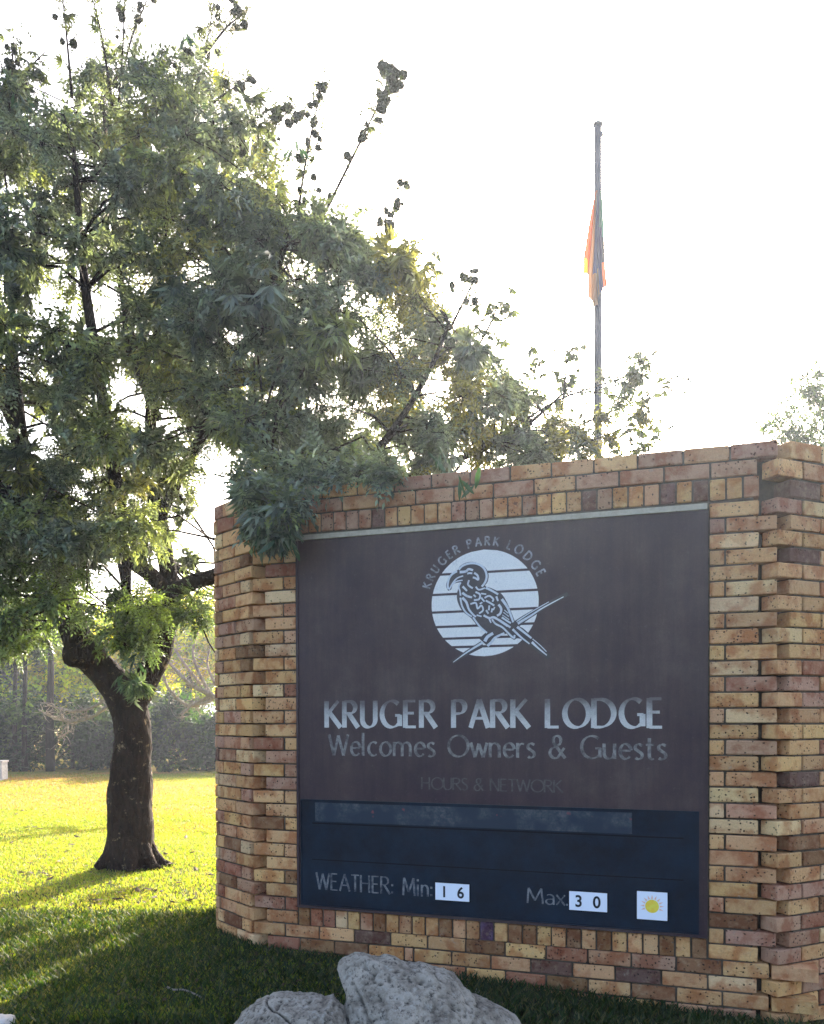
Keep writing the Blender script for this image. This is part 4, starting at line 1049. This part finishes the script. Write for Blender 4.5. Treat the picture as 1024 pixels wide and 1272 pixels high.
# ---- upright shoots with brown seed heads that stand out of the crown
SH = [[(368,300,6.7),(378,225,6.7),(390,160,6.7),(404,98,6.7)], [(395,285,6.8),(430,215,6.8),(465,145,6.8),(480,112,6.8),(487,86,6.8)], [(470,340,7.0),(485,285,7.0),(503,228,7.0)],
      [(14,140,7.2),(17,90,7.2),(19,50,7.2)], [(92,120,7.4),(86,50,7.4),(80,-10,7.4)], [(142,130,7.6),(130,50,7.6),(116,-10,7.6)], [(150,125,7.5),(155,60,7.5),(158,-10,7.5)], [(150,110,7.8),(168,40,7.8),(190,-10,7.8)],
      [(218,160,7.3),(222,100,7.3),(230,60,7.3)], [(230,140,7.3),(248,90,7.3),(262,40,7.3),(270,-10,7.3)], [(262,60,7.3),(285,32,7.3),(303,18,7.3)], [(245,170,7.0),(290,165,7.0),(340,155,7.0),(366,130,7.0)],
      [(262,130,7.1),(290,110,7.1),(312,98,7.1)], [(560,410,7.2),(580,370,7.2),(592,345,7.2)], [(535,370,7.0),(520,340,7.0),(508,300,7.0)], [(640,560,8.3),(655,490,8.4),(680,425,8.5)], [(600,560,8.0),(690,500,8.4),(780,468,8.7),(800,452,8.7),(829,424,8.8)],
      [(620,580,8.0),(720,530,8.4),(800,495,8.8),(861,468,9.0)], [(640,590,8.0),(720,555,8.3),(790,525,8.6),(835,490,8.8)], [(590,440,7.4),(612,400,7.4),(620,375,7.4)], [(700,510,8.4),(706,450,8.5),(713,430,8.5)], [(660,590,8.2),(740,575,8.4),(790,560,8.5),(818,548,8.6)],
      [(40,130,7.6),(36,90,7.6),(62,60,7.6)],[(300,180,6.9),(318,150,6.9),(322,118,6.9)]]
def pod_mesh(seed, st):
    bm = bmesh.new(); bmesh.ops.create_icosphere(bm, subdivisions=3, radius=.021)
    for v in bm.verts:
        q = v.co.normalized(); k = 1 + .5 * mnoise.noise(q * 2.2 + Vector((seed, 0, 0))) + .55 * mnoise.noise(q * 5 + Vector((0, seed, 0)))
        v.co = Vector((v.co.x, v.co.y, v.co.z * st)) * k
    me = bpy.data.meshes.new('seed_head'); bm.to_mesh(me); bm.free(); me.materials.append(M_SEED)
    a = me.color_attributes.new('tone', 'FLOAT_COLOR', 'POINT'); c = np.ones((len(me.vertices), 4), np.float32); c[:, :3] = (.055, .052, .026); a.data.foreach_set('color', c.ravel())
    return me
npod = [0, 0]
PODS = [pod_mesh(i * 3.3, (1.0, 1.3, 1.6, 1.1, .9)[i]) for i in range(5)]
for si, path in enumerate(SH):
    P = smooth_path([tuple(W(*p)) for p in path], 5); P = [np.array(p) for p in P]
    b = MB(); b.tube([Vector(p) - TO for p in P], list(np.linspace(.014, .004, len(P))), 5); link('shoot', b.mesh('shoot', M_BARK, True), tree)
    k0 = .42; tall = si in (0, 1, 2, 3); npod[1] = 0
    def pod(c, sc_, al=0):
        for _ in range(2):
            if npod[0] >= 298 or npod[1] >= (40 if si == 1 else 22 if si < 4 else 12): return
            npod[0] += 1; npod[1] += 1; k_ = sc_ * r.uniform(.6, 1.25)
            o = link('seed_head', PODS[int(r.integers(5))], tree, Vector(c) - TO + Vector(r.normal(0, .018 * sc_, 3)), (r.uniform(-1, 1), r.uniform(-1, 1), r.uniform(0, 6))); o.scale = (k_, k_, k_)
    for i, p in reversed(list(enumerate(P))):
        f = i / (len(P) - 1)
        if f > k0 or r.random() < .3:
            if tall:
                pod(p + r.normal(0, .026, 3), r.uniform(.7, 1.35) * (1.5 if si == 1 and f > .8 else 1))
                if si == 1 and f > .8: pod(p + np.array([.06, 0, -.05]), 1.6)
            elif r.random() < (.6 if si < 14 else .25):
                cen = p + r.normal(0, .06, 3); twA.append(p); twB.append(cen); twR.append((.003, .002)); pod(cen, r.uniform(.9, 1.6) * (1 if si < 14 else .6))
            for _ in range(9 if si < 14 else 2): sprays.append(('small', p + r.normal(0, .045, 3), r.normal(0, 1, 3), r.uniform(.35, .8), np.array((.085, .095, .05)) * r.uniform(.6, 1.3)))
        nl = 1 if si >= 14 else (1 if r.random() < .5 else 0)
        if si >= 14 and f > .97: nl = 0
        for _ in range(nl + (5 if si >= 14 and f < .9 else 0)):
            d = r.normal(0, 1, 3); d[2] -= .3
            sprays.append((r.choice(['lance', 'small']), p + r.normal(0, .05 if si < 14 else .10, 3), d, r.uniform(.6, 1.1), np.array((.07, .085, .04)) * r.uniform(.6, 1.3)))
# distinct single leaves hanging over the wall, and the yellow leaf high in the crown
def big_leaf_mesh(l, wd, col):
    V = []; n = 6
    for i in range(n + 1):
        f = i / n; ww = wd / 2 * math.sin(math.pi * min(1, f * .96 + .02)) ** .8; z_ = -l * f; yb = .18 * l * f * f
        V += [(-ww, yb + ww * .3, z_), (0, yb, z_), (ww, yb + ww * .3, z_)]
    F = []
    for i in range(n):
        a = i * 3; F += [(a, a+1, a+4, a+3), (a+1, a+2, a+5, a+4)]
    return mesh_np('leaf', np.array(V), np.array(F), M_LEAF, cols=np.tile(col, (len(V), 1)), smooth=True)
BLM = [big_leaf_mesh(.12, .030, (.035, .075, .035)), big_leaf_mesh(.10, .026, (.045, .085, .035)), big_leaf_mesh(.13, .034, (.03, .065, .032))]
leafcount = 0
for px, py, Yc, n_ in [(318,640,5.0,12),(335,650,4.95,14),(350,662,4.93,12),(342,672,4.93,8),(362,640,4.97,8),(585,602,4.35,0),(584,596,4.55,6),(366,180,6.6,10),(248,120,7.2,8),(232,50,7.2,12),(30,125,7.1,14),(545,560,6.2,8),(320,385,6.3,12),(30,385,6.9,14),(110,560,7.0,14),(150,845,7.7,8),(165,820,7.7,10)]:
    p = at(px, py, Yc)
    for q in range(n_):
        o = link('leaf', BLM[q % 3], tree, p - TO + Vector(r.normal(0, .035, 3)), (r.uniform(-.9, .3), r.uniform(-.8, .8), r.uniform(-1.6, 1.6))); s_ = r.uniform(.7, 1.15); o.scale = (s_, s_, s_); leafcount += 1
p = at(271, 84, 7.2); o = link('leaf', big_leaf_mesh(.11, .042, (.75, .55, .02)), tree, p - TO, (.1, .1, .4)); o['label'] = 'bright yellow leaf near the top of the tree'

for kind in ('pinnate', 'lance', 'small'):
    q = [s for s in sprays if s[0] == kind]
    parts.append(inst(kind, np.array([s[1] for s in q]), np.array([s[2] for s in q]), np.array([s[3] for s in q]), np.array([s[4] for s in q]), r))
V, F, C = merge(parts)
link('crown', mesh_np('crown', V - np.array(TO), F, M_LEAF, cols=C), tree, kind='stuff')
twR = np.array(twR); V, F = thin_tubes(np.array(twA), np.array(twB), twR[:, 0], twR[:, 1])
link('branches', mesh_np('branches', V - np.array(TO), F, M_BARK), tree, kind='stuff')
print('tree tris', sum(len(p[1]) for p in parts), 'leaves', leafcount)

# ------------------------------------------------------------------ trees and shrubs beyond the lawn
def far_tree(name, label, cat, X_, Y_, h, cr, ch, cz, n, col, trunk_r, seed, group=None, droop=0, lean=0, tsc=1.0, kind='far'):
    rr = np.random.default_rng(seed); o = thing(name, label, cat, (X_, Y_, 0), group=group)
    b = MB(); top = cz
    b.tube([(0,0,-.1),(lean*.3,0,top*.35),(lean*.6,.1,top*.7),(lean,0,top)], [trunk_r, trunk_r*.8, trunk_r*.65, trunk_r*.4], 8, 0, .15, seed)
    link('trunk', b.mesh('trunk', M_BARKFAR, True), o)
    nc = max(8, n // 26); cs = rr.normal(0, 1, (nc, 3)); cs /= np.linalg.norm(cs, axis=1, keepdims=True); cs *= rr.random((nc, 1)) ** .4 * np.array([cr, cr, ch]); cs[:, 2] += cz; cs[:, 0] += lean
    cs = cs[cs[:, 2] > .15]; nc = len(cs)
    A_ = np.tile(np.array([lean, 0, cz * .85]), (nc, 1)); v_, f_ = thin_tubes(A_, cs, np.full(nc, trunk_r * .25), np.full(nc, .012))
    link('branches', mesh_np('branches', v_, f_, M_BARKFAR), o, kind='stuff')
    k = rr.integers(0, nc, n); P = cs[k] + rr.normal(0, .30, (n, 3)) * (cr / 1.6); P[:, 2] = np.maximum(P[:, 2], .06)
    D = rr.normal(0, 1, (n, 3)); D[:, 2] -= droop
    cc_ = np.array(col)[rr.integers(0, len(col), nc)][k] * rr.uniform(.7, 1.3, (n, 1))
    v_, f_, c_ = inst(kind, P, D, rr.uniform(.7, 1.2, n) * tsc, cc_, rr)
    link('crown', mesh_np('crown', v_, f_, M_FARLEAF, cols=c_), o, kind='stuff'); return o
MG = [(.04, .07, .014)]
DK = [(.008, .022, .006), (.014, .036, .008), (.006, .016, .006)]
YG = [(.32, .38, .02), (.42, .40, .03), (.20, .27, .02), (.46, .38, .06)]  # leaf colours raised to carry the glow of sun from behind
MG = [(.04, .07, .014), (.07, .10, .016), (.03, .055, .014)]
def gx(px, Y_): return (px - CX) / FPX * Y_
hr = random.Random(4)
lab_d = ['dark dense shrub at the back of the lawn right beside the wall\'s left edge', 'dark green shrub behind the lawn just right of the big trunk', 'low dark shrub hidden partly by the big trunk', 'dark shadowy shrub left of the big trunk at the lawn\'s back edge',
         'dark shrub between thin trunks at the back of the lawn', 'dark shrub behind the lawn near the left edge', 'dark shrub at the far left end of the back hedge', 'dark shrub beyond the left edge of the view']
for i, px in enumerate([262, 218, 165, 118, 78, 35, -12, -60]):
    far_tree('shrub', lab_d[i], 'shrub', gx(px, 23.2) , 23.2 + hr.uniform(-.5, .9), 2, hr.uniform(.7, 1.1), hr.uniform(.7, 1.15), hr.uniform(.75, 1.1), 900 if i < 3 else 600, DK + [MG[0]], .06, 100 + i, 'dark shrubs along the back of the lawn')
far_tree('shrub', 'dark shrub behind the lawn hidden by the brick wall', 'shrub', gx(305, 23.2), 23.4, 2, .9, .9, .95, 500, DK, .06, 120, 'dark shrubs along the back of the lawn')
lab_t = ['thin dark trunked tree at the back of the lawn left of the big trunk', 'slim dark tree standing at the left back of the lawn', 'slim dark tree second from the left edge behind the lawn']
for i, px in enumerate([62, 30, 18]):
    far_tree('slim_tree', lab_t[i], 'tree', gx(px, 22.6), 22.6, 4.5, 1.1, .7, 4.0, 420, MG, .13 if i == 0 else .08, 140 + i, 'slim trees behind the lawn')
lab_y = ['yellow green sunlit tree behind the lawn at the left edge', 'yellow green sunlit tree seen under the big crown left of the trunk', 'yellow green sunlit tree seen through the fork of the big tree',
         'yellow green sunlit tree behind the bare pale branches', 'yellow green sunlit tree beyond the left edge of the view', 'yellow green sunlit tree mostly behind the brick wall']
for i, (px, h) in enumerate([(20, 4.6), (85, 5.0), (150, 5.2), (235, 6.0), (-60, 4.4), (300, 5.6)]):
    far_tree('sunlit_tree', lab_y[i], 'tree', gx(px, 30), 30 + (i % 3) * 1.2, h, 1.9, 1.7, h * .72, 1500, YG if i % 2 else YG[:3] + MG, .16, 160 + i, 'sunlit trees beyond the lawn', .4, tsc=1.25)
lab_b = ['tall dark green tree far behind at the left', 'tall green tree far behind the big trunk', 'tall green tree far behind next to the brick wall', 'tall green tree beyond the left edge of the view']
for i, (px, h) in enumerate([(25, 5.2), (120, 5.4), (215, 4.6), (-90, 5.4)]):
    far_tree('background_tree', lab_b[i], 'tree', gx(px, 38), 38 + i, h, 2.6, 2.2, h * .7, 1700, MG, .2, 180 + i, 'green trees in the far background', .2, tsc=1.5)
# bare pale bushes, close behind the trunk
def bare_bush(name, label, px, py, Y_, strokes, seed):
    rr = np.random.default_rng(seed); base = at(px, py, Y_); base.z = 0; o = thing(name, label, 'shrub', base)
    A_, B_, R_a = [], [], []
    for st in strokes:
        P = smooth_path([(*at(a, b_, Y_ + dy), rad) for a, b_, dy, rad in st], 5)
        b = MB(); b.tube([Vector(p[:3]) - base for p in P], [p[3] for p in P], 6, 0, .2, seed); link('bare_branch', b.mesh('bare_branch', M_PALEBARK, True), o)
        for p in P[2:]:
            for _ in range(2):
                d = rr.normal(0, 1, 3) * np.array([1, .6, .8]); d /= np.linalg.norm(d); q = p[:3]; ln = rr.uniform(.12, .40)
                for sg in range(4):
                    q1_ = q + d * ln / 4; A_.append(q); B_.append(q1_); R_a.append((p[3] * (.42 - .09 * sg), p[3] * (.33 - .09 * sg))); q = q1_
                    d = d + rr.normal(0, .5, 3) + np.array([0, 0, .12]); d /= np.linalg.norm(d)
    if A_:
        R_a = np.array(R_a); v_, f_ = thin_tubes(np.array(A_), np.array(B_), R_a[:, 0], R_a[:, 1]); link('twigs', mesh_np('twigs', v_ - np.array(base), f_, M_PALEBARK), o, kind='stuff')
    return o
bare_bush('bare_bush', 'pale leafless shrub with curving branches between the trunk and the wall', 262, 960, 14.0,
    [[(300,900,0,.05),(268,866,0,.045),(240,852,0,.035),(222,835,0,.03),(205,815,0,.025),(202,800,.1,.018)], [(300,890,.1,.05),(268,866,0,.035),(245,872,0,.025),(228,885,-.1,.016),(226,892,-.1,.012)],
     [(268,866,0,.03),(250,874,0,.025),(235,876,.1,.025),(222,868,.1,.03),(210,855,.1,.03),(203,838,.1,.02)], [(262,862,.2,.03),(245,830,.2,.028),(240,805,.2,.02),(248,780,.2,.012)], [(250,850,.3,.03),(228,822,.3,.025),(215,800,.3,.02),(212,785,.3,.012)], [(268,850,.3,.03),(258,825,.3,.02),(262,800,.3,.014)]], 61)
bare_bush('bare_bush', 'pale arching bare twigs low behind the left side of the trunk', 130, 950, 12.0,
    [[(150,850,0,.03),(122,874,0,.02),(95,882,0,.018),(70,878,0,.014),(56,872,0,.01)], [(150,862,0,.03),(120,886,0,.02),(92,895,0,.018),(65,890,0,.014),(48,880,0,.01)], [(112,888,0,.014),(86,897,0,.012),(84,908,0,.01),(72,915,.1,.008)]], 62)
# leaves of the tree behind the wall at the right
rr = np.random.default_rng(77); rt0 = at(1075, 880, 11.0); rt = thing('young_tree', 'small leafy tree showing above the wall at the right edge', 'tree', (rt0.x, rt0.y, 0)); RO = np.array((rt0.x, rt0.y, 0.0))
paths = [[(1075,900,11,.07),(1070,700,11,.05),(1060,600,11,.035),(1040,540,11,.02),(1015,500,11,.01),(1008,480,11,.006)], [(1068,680,11,.04),(1040,590,10.8,.025),(1005,555,10.7,.014),(972,518,10.7,.007)], [(1060,620,11,.03),(1090,520,11,.02),(1110,430,11,.01)], [(1040,580,10.8,.02),(1000,570,10.6,.01),(970,545,10.6,.006)]]
sp_ = []
for k, pth in enumerate(paths):
    P = smooth_path([(*at(a, b_, Y_), rad) for a, b_, Y_, rad in pth], 6); b = MB(); b.tube([Vector(p[:3]) - Vector(RO) for p in P], [p[3] for p in P], 7, 0, .1, k); link('trunk' if k == 0 else 'limb', b.mesh('limb', M_BARK, True), rt)
    for p in P:
        if p[3] < .03:
            for _ in range(20):
                sp_.append((p[:3] + rr.normal(0, .13, 3), rr.normal(0, 1, 3) + [0, 0, -.3], rr.uniform(1.0, 1.7), np.array((.06, .085, .03)) * rr.uniform(.6, 1.5)))
v_, f_, c_ = inst('small', np.array([s[0] for s in sp_]), np.array([s[1] for s in sp_]), np.array([s[2] for s in sp_]), np.array([s[3] for s in sp_]), rr)
link('crown', mesh_np('crown', v_ - RO, f_, M_LEAF, cols=c_), rt, kind='stuff')
